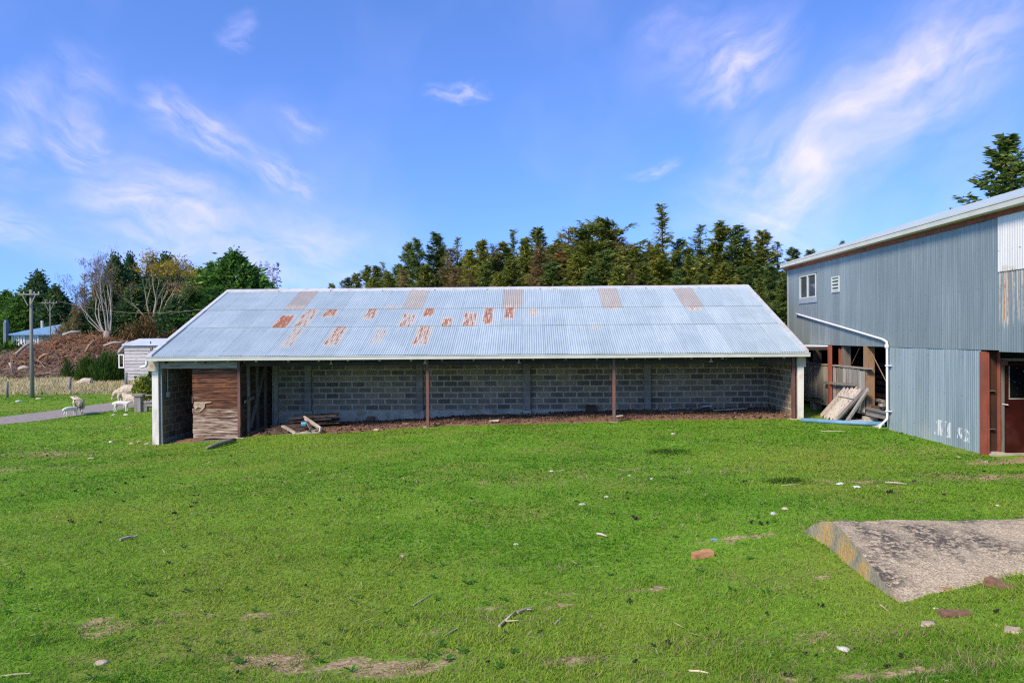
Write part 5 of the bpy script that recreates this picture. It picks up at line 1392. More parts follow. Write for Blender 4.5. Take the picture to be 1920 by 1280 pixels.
CY = [cyp(31, 10, 3.2, 15000, L_CYP, shape=.5, lump=.4), cyp(32, 10, 3.0, 12500, L_CYP, shape=.62, lump=.5), cyp(33, 10, 2.6, 12500, L_DARK, shape=.6, lump=.5)]
LEFT = [  # px, py of top, distance, width in px, proto, label
    (438, 475, 88, 120, 0, 'tall dense bright green cypress behind the left end of the shed roof'), (398, 496, 92, 90, 1, 'green cypress rising just left of the tallest cypress'), (372, 508, 88, 90, 1, 'lower green cypress above the left edge of the shed roof'),
    (312, 481, 90, 76, 2, 'dark rounded cypress behind the yellow-topped tree'), (345, 515, 94, 80, 2, 'dark cypress right of the yellow-topped tree'), (288, 486, 96, 50, 2, 'dark cypress peak close behind the yellow-topped tree'), (244, 480, 94, 46, 2, 'narrow dark cypress peak right of the white-stemmed tree'),
    (216, 482, 88, 62, 2, 'tall dark cypress right behind the white-stemmed tree'), (360, 545, 80, 90, 1, 'low dark mass of cypress above the shed eave at left'), (330, 560, 78, 70, 2, 'dark cypress foot right of the willow stems'), (410, 540, 80, 90, 1, 'lower cypress skirt against the shed roof'), (250, 540, 86, 70, 2, 'dark cypress between the two bare trees'),
    (72, 512, 95, 58, 2, 'dark pointed conifer above the power pole'), (45, 545, 92, 70, 1, 'rounded green tree left of the power pole'), (12, 548, 96, 60, 0, 'round-topped tree at the left edge of the picture'), (-25, 552, 98, 70, 1, 'green tree cut by the left edge'), (105, 538, 92, 56, 2, 'dark layered conifer right of the power pole'),
    (90, 560, 99, 60, 2, 'dark tree between the two power poles'), (30, 570, 90, 60, 1, 'low green tree over the house chimney'), (185, 560, 84, 60, 2, 'dark undergrowth tree behind the white stems'), (460, 520, 92, 90, 0, 'green cypress at the right flank of the tallest cypress'), (150, 590, 84, 60, 2, 'low dark tree behind the brush heap'),
]
for (px, py, D, wpx, k, lab) in LEFT:
    p = P(px, py, D); z0 = gz(p.x, D) - .3
    w = wpx * D / FPX / 2 / (3.2, 3.0, 2.6)[k] * 1.55
    tree_obj('cypress', (p.x, D, z0), CY[k], lab, 'evergreens on the left skyline', (w, w, (p.z - z0) / 10.0), rt.uniform(0, 6.28))
# leafless larches and brown conifers
LAR = con_proto(41, 10, 1.7, 90, L_TWIG, .14, dead=1, leaf=.16, up=.2, droop=.0, density=1.0, lw=.16)
SNAG = con_proto(42, 10, 2.6, 44, L_DARK, .13, dead=0, leaf=.20, up=-.05, droop=.05, density=.75, lw=.3, low=.3)
for (px, py, D, k, w, lab) in ((478, 492, 95, 0, 1.0, 'bare reddish larch next to the tallest cypress'), (489, 490, 96, 0, .9, 'bare reddish larch, second from the cypress'), (502, 490, 95, 0, 1.0, 'bare reddish larch, third from the cypress'), (511, 496, 97, 0, .9, 'bare grey larch left of the layered snag'), (519, 490, 94, 1, .8, 'thin dark conifer with level bare boughs over the roof ridge'),
                               (158, 512, 84, 2, .75, 'brown conifer left of the white-stemmed tree'), (180, 500, 84, 2, .85, 'taller brown conifer behind the white stems'), (142, 552, 82, 2, .6, 'small brown conifer at the brush heap')):
    p = P(px, py, D); z0 = gz(p.x, D) - .3
    tree_obj('larch' if k == 0 else 'conifer', (p.x, D, z0), (LAR, SNAG, PRO['d'])[k], lab, 'leafless conifers on the left skyline', (w, w, (p.z - z0) / (10.0 if k < 2 else 12.0)), rt.uniform(0, 6.28))


# leafless broadleaf trees: stems that fork
def bare_tree(seed, stems, depth, spread, kinkup=.25, shrink=.72, n0=5):
    r = random.Random(seed); b = MB(); tips = []

    def grow(p, d, L, rad, lv):
        pts = [p]; rd = [rad]; q = p; dd = d.copy()
        for k in range(3):
            dd = (dd + Vector((r.gauss(0, .07), r.gauss(0, .07), kinkup * .3))).normalized(); q = q + dd * L / 3
            pts.append(q); rd.append(rad * (1 - .28 * (k + 1) / 3))
        b.tube(pts, rd, n0 if lv > depth - 2 else 3, cap=False)
        if lv == 0:
            tips.append(q); return
        for k in range(2 if r.random() < .62 else 3):
            ax = Vector((r.gauss(0, 1), r.gauss(0, 1), r.gauss(0, .3))).normalized()
            nd = (dd + ax * r.uniform(spread * .5, spread)).normalized()
            grow(q if k < 2 else pts[2], nd, L * r.uniform(shrink * .85, shrink * 1.12), rd[-1] * .66, lv - 1)
    for (p, d, L, rad) in stems: grow(Vector(p), Vector(d).normalized(), L, rad, depth)
    return b, tips


D = 76; base = P(200, 622, D); zt_ = P(190, 482, D).z; Hh = zt_ - base.z
st = [((0, 0, 0), (.02, 0, 1), 2.9, .17), ((.35, .1, .1), (.06, .05, 1), 2.9, .15), ((-.3, 0, 0), (-.75, .2, 1), 2.5, .12), ((-.5, .2, 0), (-.95, -.2, .95), 2.4, .10), ((-.2, -.2, 0), (-.45, .1, 1), 2.7, .12), ((.1, .2, 0), (-.28, .3, 1), 2.8, .11), ((.3, .1, 0), (.30, 0, 1), 2.2, .07), ((-.6, 0, 0), (-1.2, .1, .85), 2.0, .08)]
b, tips = bare_tree(5, [(a, d, L * Hh / 8.3, r_ * .7) for a, d, L, r_ in st], 4, .42, .35)
rr = np.random.default_rng(9); T = np.array([tuple(t_) for t_ in tips]); T = np.repeat(T, 7, 0) + rr.normal(0, .22, (len(T) * 7, 3))
d_ = unit(rr.normal(0, 1, T.shape) + np.array([0, 0, 1.2])); w_ = unit(np.cross(d_, rr.normal(0, 1, T.shape)))
V, F = cards(T, d_ * .22, w_ * .018)
b.tube([(0, 0, -3.5), (0, 0, .1)], [.5, .3], 8)
tree_obj('bare_tree', (base.x, D, base.z), [('trunk', b.mesh('trunk', M_PALEBARK, smooth=True)), ('crown', np_mesh('crown', V, F, L_TWIG))], 'leafless tree with many pale fanned stems behind the brush heap')
D = 78; base = P(287, 604, D); Hh = P(290, 492, D).z - base.z
st = [((0, 0, 0), (0, 0, 1), 2.3, .17), ((.5, .1, 0), (.42, .1, 1), 2.4, .13), ((.8, -.1, -.2), (.62, 0, .9), 2.2, .11), ((-.2, .2, 0), (-.55, .2, 1), 2.1, .12), ((-.4, .1, 0), (-.9, 0, .9), 1.8, .09), ((.9, .1, -.2), (1.0, .1, .75), 2.0, .09), ((.2, .3, 0), (.2, .3, 1), 2.2, .10)]
b, tips = bare_tree(8, [(a, d, L * Hh / 6.1, r_) for a, d, L, r_ in st], 4, .55, .28)
T = np.array([tuple(t_) for t_ in tips]); top = T[:, 2] > Hh * .72
TT = np.repeat(T, 8, 0) + rr.normal(0, .25, (len(T) * 8, 3))
d_ = unit(rr.normal(0, 1, TT.shape) + np.array([0, 0, 1])); w_ = unit(np.cross(d_, rr.normal(0, 1, TT.shape)))
V, F = cards(TT, d_ * .2, w_ * .018)
TY = np.repeat(T[top], 15, 0); TY = TY + rr.normal(0, .30, TY.shape)
TY = np.concatenate([TY, np.repeat(T[~top], 2, 0) + rr.normal(0, .3, (2 * (~top).sum(), 3))])
d_ = unit(rr.normal(0, 1, TY.shape)); w_ = unit(np.cross(d_, rr.normal(0, 1, TY.shape)))
V2, F2 = cards(TY, d_ * .11, w_ * .07)
b.tube([(.3, 0, -4), (.2, 0, .1)], [.6, .35], 8)
o = tree_obj('bare_tree', (base.x, D, base.z), [('trunk', b.mesh('trunk', M_YBARK, smooth=True)), ('twigs', np_mesh('twigs', V, F, L_TWIG)), ('crown', np_mesh('crown', V2, F2, L_YEL))], 'half-bare spreading tree with yellow leaves along its top')

# ---------------------------------------------------------------- bushes


def bush(name, px, py0, py1, D, wpx, mat_, n, leaf, seed, label, up=.4, lw=.4, cat='bush', dpt=.8, zfix=None):
    top_, bot = P(px, py0, D), P(px, py1, D)
    z0 = gz(top_.x, D) if zfix is None else zfix
    z0 = min(z0, bot.z); w = wpx * D / FPX / 2; h = top_.z - z0
    r = np.random.default_rng(seed)
    v = unit(r.normal(0, 1, (n, 3))); v[:, 2] = np.abs(v[:, 2])
    lum = 1 + .30 * np.array([mnoise.noise(Vector(q) * 2.2 + Vector((seed, 0, 0))) for q in v]) + .15 * np.array([mnoise.noise(Vector(q) * 6 + Vector((seed, 5, 0))) for q in v])
    q = v * (r.uniform(.25, 1, (n, 1)) ** .45) * lum[:, None]
    C = q * np.array([w, w * dpt, h * .92])
    d = unit(v * np.array([1, 1, 1]) + np.array([0, 0, up]) + r.normal(0, .45, (n, 3))); ww = unit(np.cross(d, r.normal(0, 1, (n, 3))))
    sz = leaf * r.uniform(.5, 1.35, (n, 1))
    V, F = cards(C, d * sz, ww * sz * lw)
    b = MB(); rs = random.Random(seed)
    for k in range(9):
        a = rs.uniform(0, 6.28); b.tube([(0, 0, -.1), (math.cos(a) * w * .3, math.sin(a) * w * .3 * dpt, h * .4), (math.cos(a) * w * .6, math.sin(a) * w * .6 * dpt, h * rs.uniform(.6, .9))], [.05, .035, .012], 4)
    return tree_obj(name, (top_.x, D, z0), [('stems', b.mesh('stems', M_BARK)), ('foliage', np_mesh('foliage', V, F, mat_))], label, cat=cat)


bush('bush', 270, 588, 700, 64, 92, L_RUSSET, 5200, .22, 51, 'russet olive bush rising behind the grey weatherboard hut', lw=.25)
bush('bush', 238, 612, 700, 63, 60, L_RUSSET, 2400, .20, 52, 'smaller russet bush at the right end of the brush heap', lw=.25)
bush('bush', 325, 610, 690, 66, 60, L_RUSSET, 1800, .20, 53, 'low russet bush just above the left slope of the shed roof', lw=.25)
bush('bush', 120, 595, 680, 70, 60, L_BROWN, 1600, .2, 58, 'low brown scrub behind the brush heap crest', lw=.25)
bush('broom_bush', 202, 655, 698, 51, 62, L_BROOM, 5200, .20, 54, 'dense green broom bush beside the weatherboard hut', up=1.6, lw=.10)
bush('broom_bush', 163, 664, 698, 52, 46, L_BROOM, 2600, .19, 55, 'smaller green broom bush left of the dense one', up=1.6, lw=.10)
bush('broom_bush', 126, 672, 692, 53, 26, L_BROOM, 900, .17, 56, 'little green broom tuft on the brush heap', up=1.6, lw=.10)
bush('bush', 18, 634, 690, 76, 70, L_BROOM, 1500, .25, 57, 'green hedge clump in front of the far house', up=.8)
bush('apple_bush', 268, 700, 745, 36, 44, L_LIME, 1500, .085, 59, 'yellow-green leafy bush with pale blossom beside the white pillar', up=.2, lw=.55, zfix=P(268, 748, 36).z)
bush('sapling', 283, 640, 700, 44, 12, L_BROOM, 120, .12, 60, 'thin green leafy shoots above the hut roof', up=1.0, lw=.4)
# ---------------------------------------------------------------- brush heap
hp = [P(px, py, 58) for px, py in ((-60, 676), (0, 680), (40, 668), (75, 652), (100, 643), (135, 636), (185, 638), (225, 648), (260, 658), (300, 668))]
hx = np.array([p.x for p in hp]); hz = np.array([p.z for p in hp])


def heapz(x, y):
    zt_ = np.interp(x, hx, hz); k = np.clip(1 - np.abs(y - 58.5) / 5.5, 0, 1)
    return zt_ * k ** .8 + gza(x, y) * (1 - k ** .8)


hxx, hyy = np.meshgrid(np.arange(-47, -29, .3), np.arange(53, 64, .3))
hzz = heapz(hxx, hyy) + (fbm(hxx, hyy, 1.2, 4) - .5) * .9 - .12
idx = np.arange(hxx.size).reshape(hxx.shape)
Fh = np.stack([idx[:-1, :-1], idx[:-1, 1:], idx[1:, 1:], idx[1:, :-1]], -1).reshape(-1, 4)
Vh = np.stack([hxx.ravel(), hyy.ravel(), hzz.ravel()], 1)
M_HEAP = nmat('heap_litter', (.035, .018, .010), (.15, .062, .026), 2.2, .95, vary=0, co='World', c2=(.26, .13, .06), bump=.9, bd=.3)
r = np.random.default_rng(12)
n = 8500
X = r.uniform(-46.5, -29.5, n); Y = 58.5 - np.abs(r.normal(0, 3.0, n)); Y = np.clip(Y, 53.2, 60)
Z = heapz(X, Y) + r.uniform(-.15, .45, n)
Lh = r.uniform(.15, .8, n) * np.where(r.random(n) < .08, 2.0, 1)
aa = r.normal(.25, .7, n); d = np.stack([np.cos(aa), r.normal(0, .35, n), np.sin(aa) * .8 + r.normal(0, .12, n)], 1); d = unit(d)
rad = r.uniform(.006, .028, n) * np.where(Lh > .9, 1.4, 1)
sd = unit(np.cross(d, np.array([0, 1.0, .3]))); up_ = np.cross(sd, d)
Cc = np.stack([X, Y, Z], 1); ring = [sd, -sd * .5 + up_ * .87, -sd * .5 - up_ * .87]
V = np.concatenate([np.stack([Cc - d * Lh[:, None] + q * rad[:, None] for q in ring], 1), np.stack([Cc + d * Lh[:, None] + q * rad[:, None] * .5 for q in ring], 1)], 1).reshape(-1, 3)
o6 = np.arange(n)[:, None] * 6
F = np.concatenate([o6 + np.array(q) for q in ((0, 1, 4, 3), (1, 2, 5, 4), (2, 0, 3, 5))])
redness = np.clip((Z - gza(X, Y)) / 2.4 + r.normal(0, .25, n), 0, 1)[:, None]
colr = (np.array([.24, .21, .18]) * (1 - redness) + np.array([.25, .125, .058]) * redness) * r.uniform(.45, 1.5, (n, 1))
colr = np.where(r.random((n, 1)) < .05, np.array([.55, .36, .18]), colr)
tint = np.concatenate([np.repeat(colr, 6, 0), np.ones((n * 6, 1))], 1)
t = NT('slash_wood'); t.done(t.attr('tint', False), .9); M_SLASH = t.m
# one mesh: litter mound and the brushwood lying over it
allV = np.concatenate([Vh, V]); allF = np.concatenate([Fh, F + len(Vh)])
att = np.concatenate([np.tile(np.array([[.2, .1, .05, 1]]), (len(Vh), 1)), tint])
# red-brown dead needles over the top
m = 9000
X2 = r.uniform(-46, -29.5, m); Y2 = np.clip(58.3 - np.abs(r.normal(0, 2.4, m)), 53.2, 60); Z2 = heapz(X2, Y2) + r.uniform(0, .4, m)
keep = fbm(X2, Z2 * 2, 1.3) + np.clip((Z2 - .3) * .13, -.3, .3) > .47; C2 = np.stack([X2, Y2, Z2], 1)[keep]
d2 = unit(r.normal(0, 1, C2.shape)); w2 = unit(np.cross(d2, r.normal(0, 1, C2.shape))); V3, F3 = cards(C2, d2 * .16, w2 * .07)
c3 = np.array([.23, .105, .045]) * r.uniform(.4, 1.5, (len(C2), 1)) * np.array([[1, 1, 1]])
allF = np.concatenate([allF, F3 + len(allV)]); allV = np.concatenate([allV, V3]); att = np.concatenate([att, np.concatenate([np.repeat(c3, 4, 0), np.ones((len(C2) * 4, 1))], 1)])
o = link('brush_heap', np_mesh('brush_heap', allV, allF, M_SLASH, att)); tag(o, 'long red-brown heap of felled branches and slash', 'brush heap', kind='stuff')
for (p, q, D0, D1, r_, mt_, lab) in (((195, 701), (240, 640), 54, 55, .16, M_PALEBARK, 'pale grey trunk slanting up the right of the brush heap'), ((30, 664), (62, 640), 54, 55, .12, M_PALEWOOD, 'pale peeled log curving on the left of the brush heap'), ((18, 680), (24, 700), 53, 53, .08, M_PALEWOOD, 'short pale stake upright at the left of the heap'),
                                     ((36, 692), (55, 690), 52.5, 52.5, .16, M_PALEWOOD, 'cut white log end low on the left of the heap'), ((118, 628), (150, 622), 57, 57, .10, M_PALEBARK, 'thin grey log lying on the heap crest'), ((74, 672), (92, 664), 54, 54, .13, M_ORANGEWOOD, 'orange cut log in the middle of the heap'), ((160, 660), (175, 640), 55, 56, .1, M_ORANGEWOOD, 'short orange log on the right of the heap'),
                                     ((195, 648), (230, 642), 55.5, 55.5, .09, M_PALEBARK, 'grey bough lying left of the hut roof')):
    a, c_ = P(*p, D0), P(*q, D1)
    if D0 < 54: a.z = max(a.z, gz(a.x, a.y) + .05)
    b = MB(); b.tube([a, a.lerp(c_, .5) + Vector((0, 0, .12)), c_], [r_, r_ * .9, r_ * .7], 8); o = b.build('log', mt_, origin=a, smooth=True); tag(o, lab, 'log')

# ---------------------------------------------------------------- far house, hut, poles, fence
Dh = 82
pl_, pr_ = P(14, 640, Dh), P(142, 640, Dh); ez = P(60, 626, Dh).z; tz = P(90, 608, Dh).z; gzh = .7
M_BLUEROOF = nmat('blue_roof', (.13, .27, .42), (.20, .36, .52), 2, .5, vary=0, co='World')
M_HOUSE = nmat('house_board', (.30, .31, .32), (.40, .41, .42), 2, .8, vary=0, co='World')
hs = empty('farmhouse', ((pl_.x + pr_.x) / 2, Dh, gzh), 'far low farmhouse with a blue hip roof behind the brush heap', 'house')
MB().box(pl_.x + .4, pr_.x - .4, Dh, Dh + 7, gzh - .5, ez).build('wall', M_HOUSE, hs)
b = MB(); x0, x1, y0, y1 = pl_.x, pr_.x + .4, Dh - .5, Dh + 7.5; ym = (y0 + y1) / 2
b.add([(x0, y0, ez), (x1, y0, ez), (x1, y1, ez), (x0, y1, ez), (x0 + 4, ym, tz + .1), (x1 - 4, ym, tz + .1), (x0, y0, ez - .12), (x1, y0, ez - .12), (x1, y1, ez - .12), (x0, y1, ez - .12)],
      [(0, 1, 5, 4), (1, 2, 5), (2, 3, 4, 5), (3, 0, 4), (6, 7, 1, 0), (7, 8, 2, 1), (9, 6, 0, 3), (9, 8, 7, 6)])
rf = b.build('roof', M_BLUEROOF, hs)
p = P(14, 606, Dh - .2); MB().box(p.x - .15, p.x + .15, Dh - .7, Dh - .1, gzh, p.z + .1).box(p.x - .1, p.x + .1, Dh - .6, Dh - .2, p.z + .1, p.z + .35).build('chimney', nmat('blue_chimney', (.16, .20, .27), (.24, .28, .35), 3, .9, co='World'), hs)
p = P(79, 601, Dh + 3); MB().tube([(p.x, Dh + 3, tz - .4), (p.x, Dh + 3, p.z)], .15, 8).build('flue', M_CREAM, rf)
for px0, px1 in ((22, 37), (39, 47), (62, 73)):
    a, c_ = P(px0, 628, Dh).x, P(px1, 628, Dh).x
    w = MB().box(a, c_, Dh - .08, Dh - .003, ez - 1.3, ez - .18).build('window', M_PVC, hs)
    nP = 3 if px1 - px0 > 12 else 2
    for k in range(nP):
        wd = (c_ - a - .3) / nP; MB().box(a + .15 + k * wd + .06, a + .15 + (k + 1) * wd - .06, Dh - .11, Dh - .083, ez - 1.18, ez - .3).build('pane', M_GLASS, w)
p = P(3, 640, 90); b = MB().box(p.x - 1.6, p.x + 1.2, 90, 93, .5, P(3, 628, 90).z); o = b.add([(p.x - 1.8, 89.8, P(3, 628, 90).z), (p.x + 1.4, 89.8, P(3, 628, 90).z), (p.x + 1.4, 93.2, P(3, 628, 90).z), (p.x - 1.8, 93.2, P(3, 628, 90).z), (p.x - .2, 91.5, P(3, 622, 90).z)], [(0, 1, 4), (1, 2, 4), (2, 3, 4), (3, 0, 4)]).build('outbuilding', M_REDOX, origin=(p.x, 91, .5)); tag(o, 'small red outbuilding left of the far house chimney', 'outbuilding')
# weatherboard hut
Dk = 50; a, c_ = P(233, 660, Dk), P(302, 660, Dk); zt_ = P(250, 645, Dk).z; z0 = gz(a.x, Dk) - .1
hut = empty('weatherboard_hut', ((a.x + c_.x) / 2, Dk, z0), 'peeling white weatherboard hut with a tin roof behind the shed corner', 'hut')
M_WB = nmat('weatherboard', (.13, .12, .11), (.52, .51, .49), 3.2, .9, stretch=(.5, 1, 5), vary=.12, co='World', c2=(.40, .39, .37), lo=.32, hi=.62)
bd = MB().box(a.x + .03, c_.x, Dk + .04, Dk + 3, z0, zt_).build('wall', M_WB, hut)
nbd = 12
for k in range(nbd):
    h = (zt_ - z0) / nbd; z = z0 + k * h
    b = MB(); b.add([(a.x, Dk + .0, z), (c_.x, Dk + .0, z), (c_.x, Dk + .035, z + h), (a.x, Dk + .035, z + h), (a.x, Dk + .038, z), (c_.x, Dk + .038, z)], [(0, 1, 2, 3), (0, 4, 5, 1)]); b.build('board', M_WB, bd)
b = MB(); tz_ = P(250, 636, Dk).z; b.add([(a.x - .1, Dk - .12, zt_ + .0), (c_.x + .1, Dk - .12, zt_ + .0), (c_.x + .1, Dk + 2.2, tz_ + .05), (a.x - .1, Dk + 2.2, tz_ + .05), (a.x - .1, Dk - .12, zt_ - .1), (c_.x + .1, Dk - .12, zt_ - .1), (a.x - .1, Dk + 2.2, tz_ - .05)], [(0, 1, 2, 3), (4, 5, 1, 0), (4, 0, 3, 6)])
b.build('roof', nmat('hut_roof', (.40, .45, .50), (.58, .62, .66), 2, .5, co='World'), hut)
p = P(228, 677, Dk); b = MB(); x0, x1 = p.x - .22, a.x - .02; za, zb2 = P(228, 690, Dk).z, P(228, 664, Dk).z
b.box(x0, x0 + .07, Dk - .0, Dk + .05, za, zb2).box(x1 - .07, x1, Dk - .0, Dk + .05, za, zb2).box(x0 + .07, x1 - .07, Dk, Dk + .05, zb2 - .08, zb2).box(x0 + .07, x1 - .07, Dk, Dk + .05, za, za + .08).build('open_window', M_PVC, hut)

M_POLE = nmat('pole_wood', (.15, .145, .125), (.31, .30, .27), 4, .9, stretch=(4, 4, .3), vary=.08, co='World')


def pole(px, py1, py0, D, armw, r_, label):
    bt, tp = P(px, py1, D), P(px, py0, D); z0 = gz(bt.x, D) - .3
    o = empty('power_pole', (bt.x, D, z0), label, 'power pole', 'power poles left of the shed')
    MB().box(bt.x - r_, bt.x + r_, D - r_, D + r_, z0, z0 + .05)
    m_ = MB(); m_.tube([(bt.x, D, z0), (bt.x, D, (z0 + tp.z) / 2), (bt.x, D, tp.z)], [r_, r_ * .82, r_ * .62], 10); m_.build('pole', M_POLE, o, smooth=True)
    za = tp.z - .30
    ar = MB().box(bt.x - armw, bt.x + armw, D - r_ - .09, D - r_ + .01, za, za + .075); ar.build('crossarm', M_POLE, o)
    for s_ in (-1, 1): MB().beam((bt.x + s_ * armw * .62, D - r_ - .05, za), (bt.x + s_ * .06, D - r_ - .05, za - 1.0 * armw), .05, .05).build('strut', M_POLE, o)
    ins = MB().tube([(0, 0, 0), (0, 0, .05), (0, 0, .10)], [.02, .04, .02], 8).mesh('insulator', M_CREAM)
    for s_ in (-.92, -.5, .5, .92): link('insulator', ins, o, (bt.x + s_ * armw, D - r_ - .04, za + .075))
    return bt.x, za


a1 = pole(60.5, 748, 543, 40, .58, .115, 'near timber power pole with one cross arm beside the track')
a2 = pole(95, 660, 563, 79, .85, .075, 'distant power pole with a cross arm in front of dark trees')
p1 = Vector((a2[0] + .9, 79, a2[1] + .2)); p2 = P(420, 575, 66)
b = MB(); b.tube([p1.lerp(p2, k / 12) - Vector((0, 0, .9 * math.sin(k / 12 * PI))) for k in range(13)], .018, 4); o = b.build('power_line', M_GREYWOOD, origin=p1); tag(o, 'thin power line sagging across the dark trees', 'power line')
# fence of the far paddock
for px, py0, py1, D, lab in ((13, 715, 746, 40, 'weathered fence post left of the near power pole'), (131, 707, 731, 43, 'weathered fence post between the power pole and the hut'), (236.5, 698, 728, 44, 'weathered fence post under the corner of the hut')):
    bt, tp = P(px, py1, D), P(px, py0, D); z0 = gz(bt.x, D); h = tp.z - z0
    o = MB().tube([(bt.x, D, z0 - .2), (bt.x, D, z0 + h * .5), (bt.x + .02, D, z0 + h)], [.085, .08, .075], 8).build('fence_post', M_POLE, origin=(bt.x, D, z0), smooth=True); tag(o, lab, 'fence post', 'fence posts along the dry grass')
# old timber rail stand beside the shed
D = 32.8; bt = P(262, 776, D); z0 = gz(bt.x, D)
o = empty('timber_rails', (bt.x, D, z0), 'old timber post with cross rails under the blossoming bush', 'timber rails')
m_ = MB().box(bt.x - .17, bt.x + .12, D - .15, D + .13, z0 - .2, P(262, 742, D).z, j=.02).build('post', M_POLE, o)
MB().box(bt.x - .24, bt.x + .24, D - .2, D + .2, P(262, 743, D).z + .004, P(262, 740, D).z + .05, j=.015).build('cap_block', M_GREYWOODH, o)
MB().box(bt.x + .10, bt.x + .34, D - .05, D + .16, z0 - .1, z0 + .34, j=.02).build('stump', M_POLE, o)
for py, w in ((739, .06), (752, .07), (758, .10)): MB().box(bt.x + .13, bt.x + 1.5, D - .04, D + .05, P(262, py + 1.5, D).z - w / 2, P(262, py + 1.5, D).z + w / 2, j=.01).build('rail', M_GREYWOODH, o)

# ---------------------------------------------------------------- sheep
t = NT('wool'); q = t.coord('Object'); c = t.ramp(t.noise(q, 7, 5), [(.3, (.42, .34, .22)), (.6, (.60, .52, .38)), (.8, (.70, .63, .50))]); t.bump(t.noise(q, 22, 4), .9, .05); M_WOOL = t.done(c, .97)
t = NT('lamb_wool'); q = t.coord('Object'); c = t.ramp(t.noise(q, 7, 5), [(.3, (.66, .62, .54)), (.7, (.80, .77, .70))]); t.bump(t.noise(q, 30, 4), .5, .02); M_LAMB = t.done(c, .95)
t = NT('sheep_face'); q = t.coord('Object'); c = t.ramp(t.noise(q, 9, 3), [(.3, (.56, .48, .40)), (.7, (.72, .66, .58))]); M_FACE = t.done(c, .85)
M_EYE = NT('sheep_eye').done((.01, .01, .01), .3)


def sheep_mesh(pose, lamb=False, turn=0.0):
    """one continuous body grown on a skeleton; facing +x, about .78 m to the back"""
    v = [(-.44, 0, .60), (-.24, 0, .63), (.04, 0, .60), (.30, 0, .62)]; r = [.20, .275, .29, .235] if not lamb else [.15, .165, .165, .15]
    e = [(0, 1), (1, 2), (2, 3)]
    s, c = math.sin(turn), math.cos(turn)
    if pose == 'up': nk = [(.43 + .02 * c, .06 * s, .76), (.46 + .12 * c, .14 * s, .89), (.46 + .28 * c, .32 * s, .84)]
    elif pose == 'graze': nk = [(.48, .03 * s, .48), (.58, .08 * s, .28), (.66, .10 * s, .09)]
    else: nk = [(.46, .04 * s, .66), (.60, .10 * s, .70), (.76, .18 * s, .66)]
    nr = [.135, .085, .05] if not lamb else [.085, .075, .045]
    n0 = len(v); v += nk; r += nr; e += [(3, n0), (n0, n0 + 1), (n0 + 1, n0 + 2)]
    hx_ = Vector(nk[1]); hd_ = (Vector(nk[2]) - hx_).normalized(); sd_ = hd_.cross(Vector((0, 0, 1))).normalized()
    for k in (-1, 1):                            # ears
        i = len(v); p_ = hx_ + sd_ * k * .09 + Vector((0, 0, .03)); q_ = hx_ + sd_ * k * .19 - hd_ * .02 + Vector((0, 0, .0))
        v += [tuple(p_), tuple(q_)]; r += [.03, .014]; e += [(n0 + 1, i), (i, i + 1)]
    for k in (-1, 1):
        i = len(v); v += [(.30, k * .11, .36), (.30, k * .115, .20), (.285, k * .115, .02)]; r += ([.075, .038, .036] if not lamb else [.055, .038, .036]); e += [(3, i), (i, i + 1), (i + 1, i + 2)]
        i = len(v); v += [(-.38, k * .12, .38), (-.47, k * .125, .24), (-.42, k * .125, .02)]; r += ([.095, .042, .036] if not lamb else [.062, .04, .036]); e += [(0, i), (i, i + 1), (i + 1, i + 2)]
    i = len(v); v += [(-.57, 0, .58), (-.655, 0, .44)]; r += [.15, .035]; e += [(0, i), (i, i + 1)]
    me_ = bpy.data.meshes.new('tmp'); me_.from_pydata(v, e, []); ob = bpy.data.objects.new('tmp', me_); COL.objects.link(ob)
    md = ob.modifiers.new('s', 'SKIN'); md.branch_smoothing = .6
    for q, sv_ in enumerate(me_.skin_vertices[0].data): sv_.radius = (r[q], r[q] * (.92 if q > 3 else 1.0)); sv_.use_root = q == 1
    ob.modifiers.new('b', 'SUBSURF').levels = 2 if lamb else 3
    dg = bpy.context.evaluated_depsgraph_get(); out = bpy.data.meshes.new_from_object(ob.evaluated_get(dg))
    bpy.data.objects.remove(ob); bpy.data.meshes.remove(me_)
    out.materials.clear(); out.materials.append(M_LAMB if lamb else M_WOOL); out.materials.append(M_FACE if not lamb else M_LAMB)
    fx = Vector(nk[1]).lerp(Vector(nk[2]), .25)
    for vt in out.vertices:
        if vt.co.z > .34 and (vt.co - fx).length > .22 and not lamb: vt.co += vt.co.normalized() * 0 + Vector([mnoise.noise(vt.co * 9 + Vector((k * 7, 0, 0))) * .034 for k in range(3)])
    for p_ in out.polygons:
        p_.use_smooth = True
        ctr_ = p_.center
        if ctr_.z < .30 and pose != 'graze' or (ctr_ - Vector(nk[2])).length < .17 or (ctr_.z < .30 and ctr_.x < .45): p_.material_index = 1
    return out, [(Vector(nk[1]).lerp(Vector(nk[2]), .45) + sd_ * k * .066 + Vector((0, 0, .03))) for k in (-1, 1)]


def put_sheep(px, py, D, rz, sc, pose, label, lamb=False, turn=0., nm=None):
    bt = P(px, py, D); z0 = gz(bt.x, D)
    me_, eyes = sheep_mesh(pose, lamb, turn); me_.name = 'lamb' if lamb else 'sheep'
    o = link(me_.name, me_, None, (bt.x, D, z0 - (.22 if 'tall dry grass' in label else 0))); o.rotation_euler = (0, 0, rz); o.scale = (sc,) * 3
    tag(o, label, 'lamb' if lamb else 'sheep', 'sheep grazing left of the shed')
    for p_ in eyes:
        b = MB(); b.tube([p_ - Vector((0, .012, 0)), p_ + Vector((0, .012, 0))], .014, 6); c = bpy.data.objects.new('eye', b.mesh('eye', M_EYE)); COL.objects.link(c); c.parent = o
    return o


def Dg(px, py): return G(px, py).y


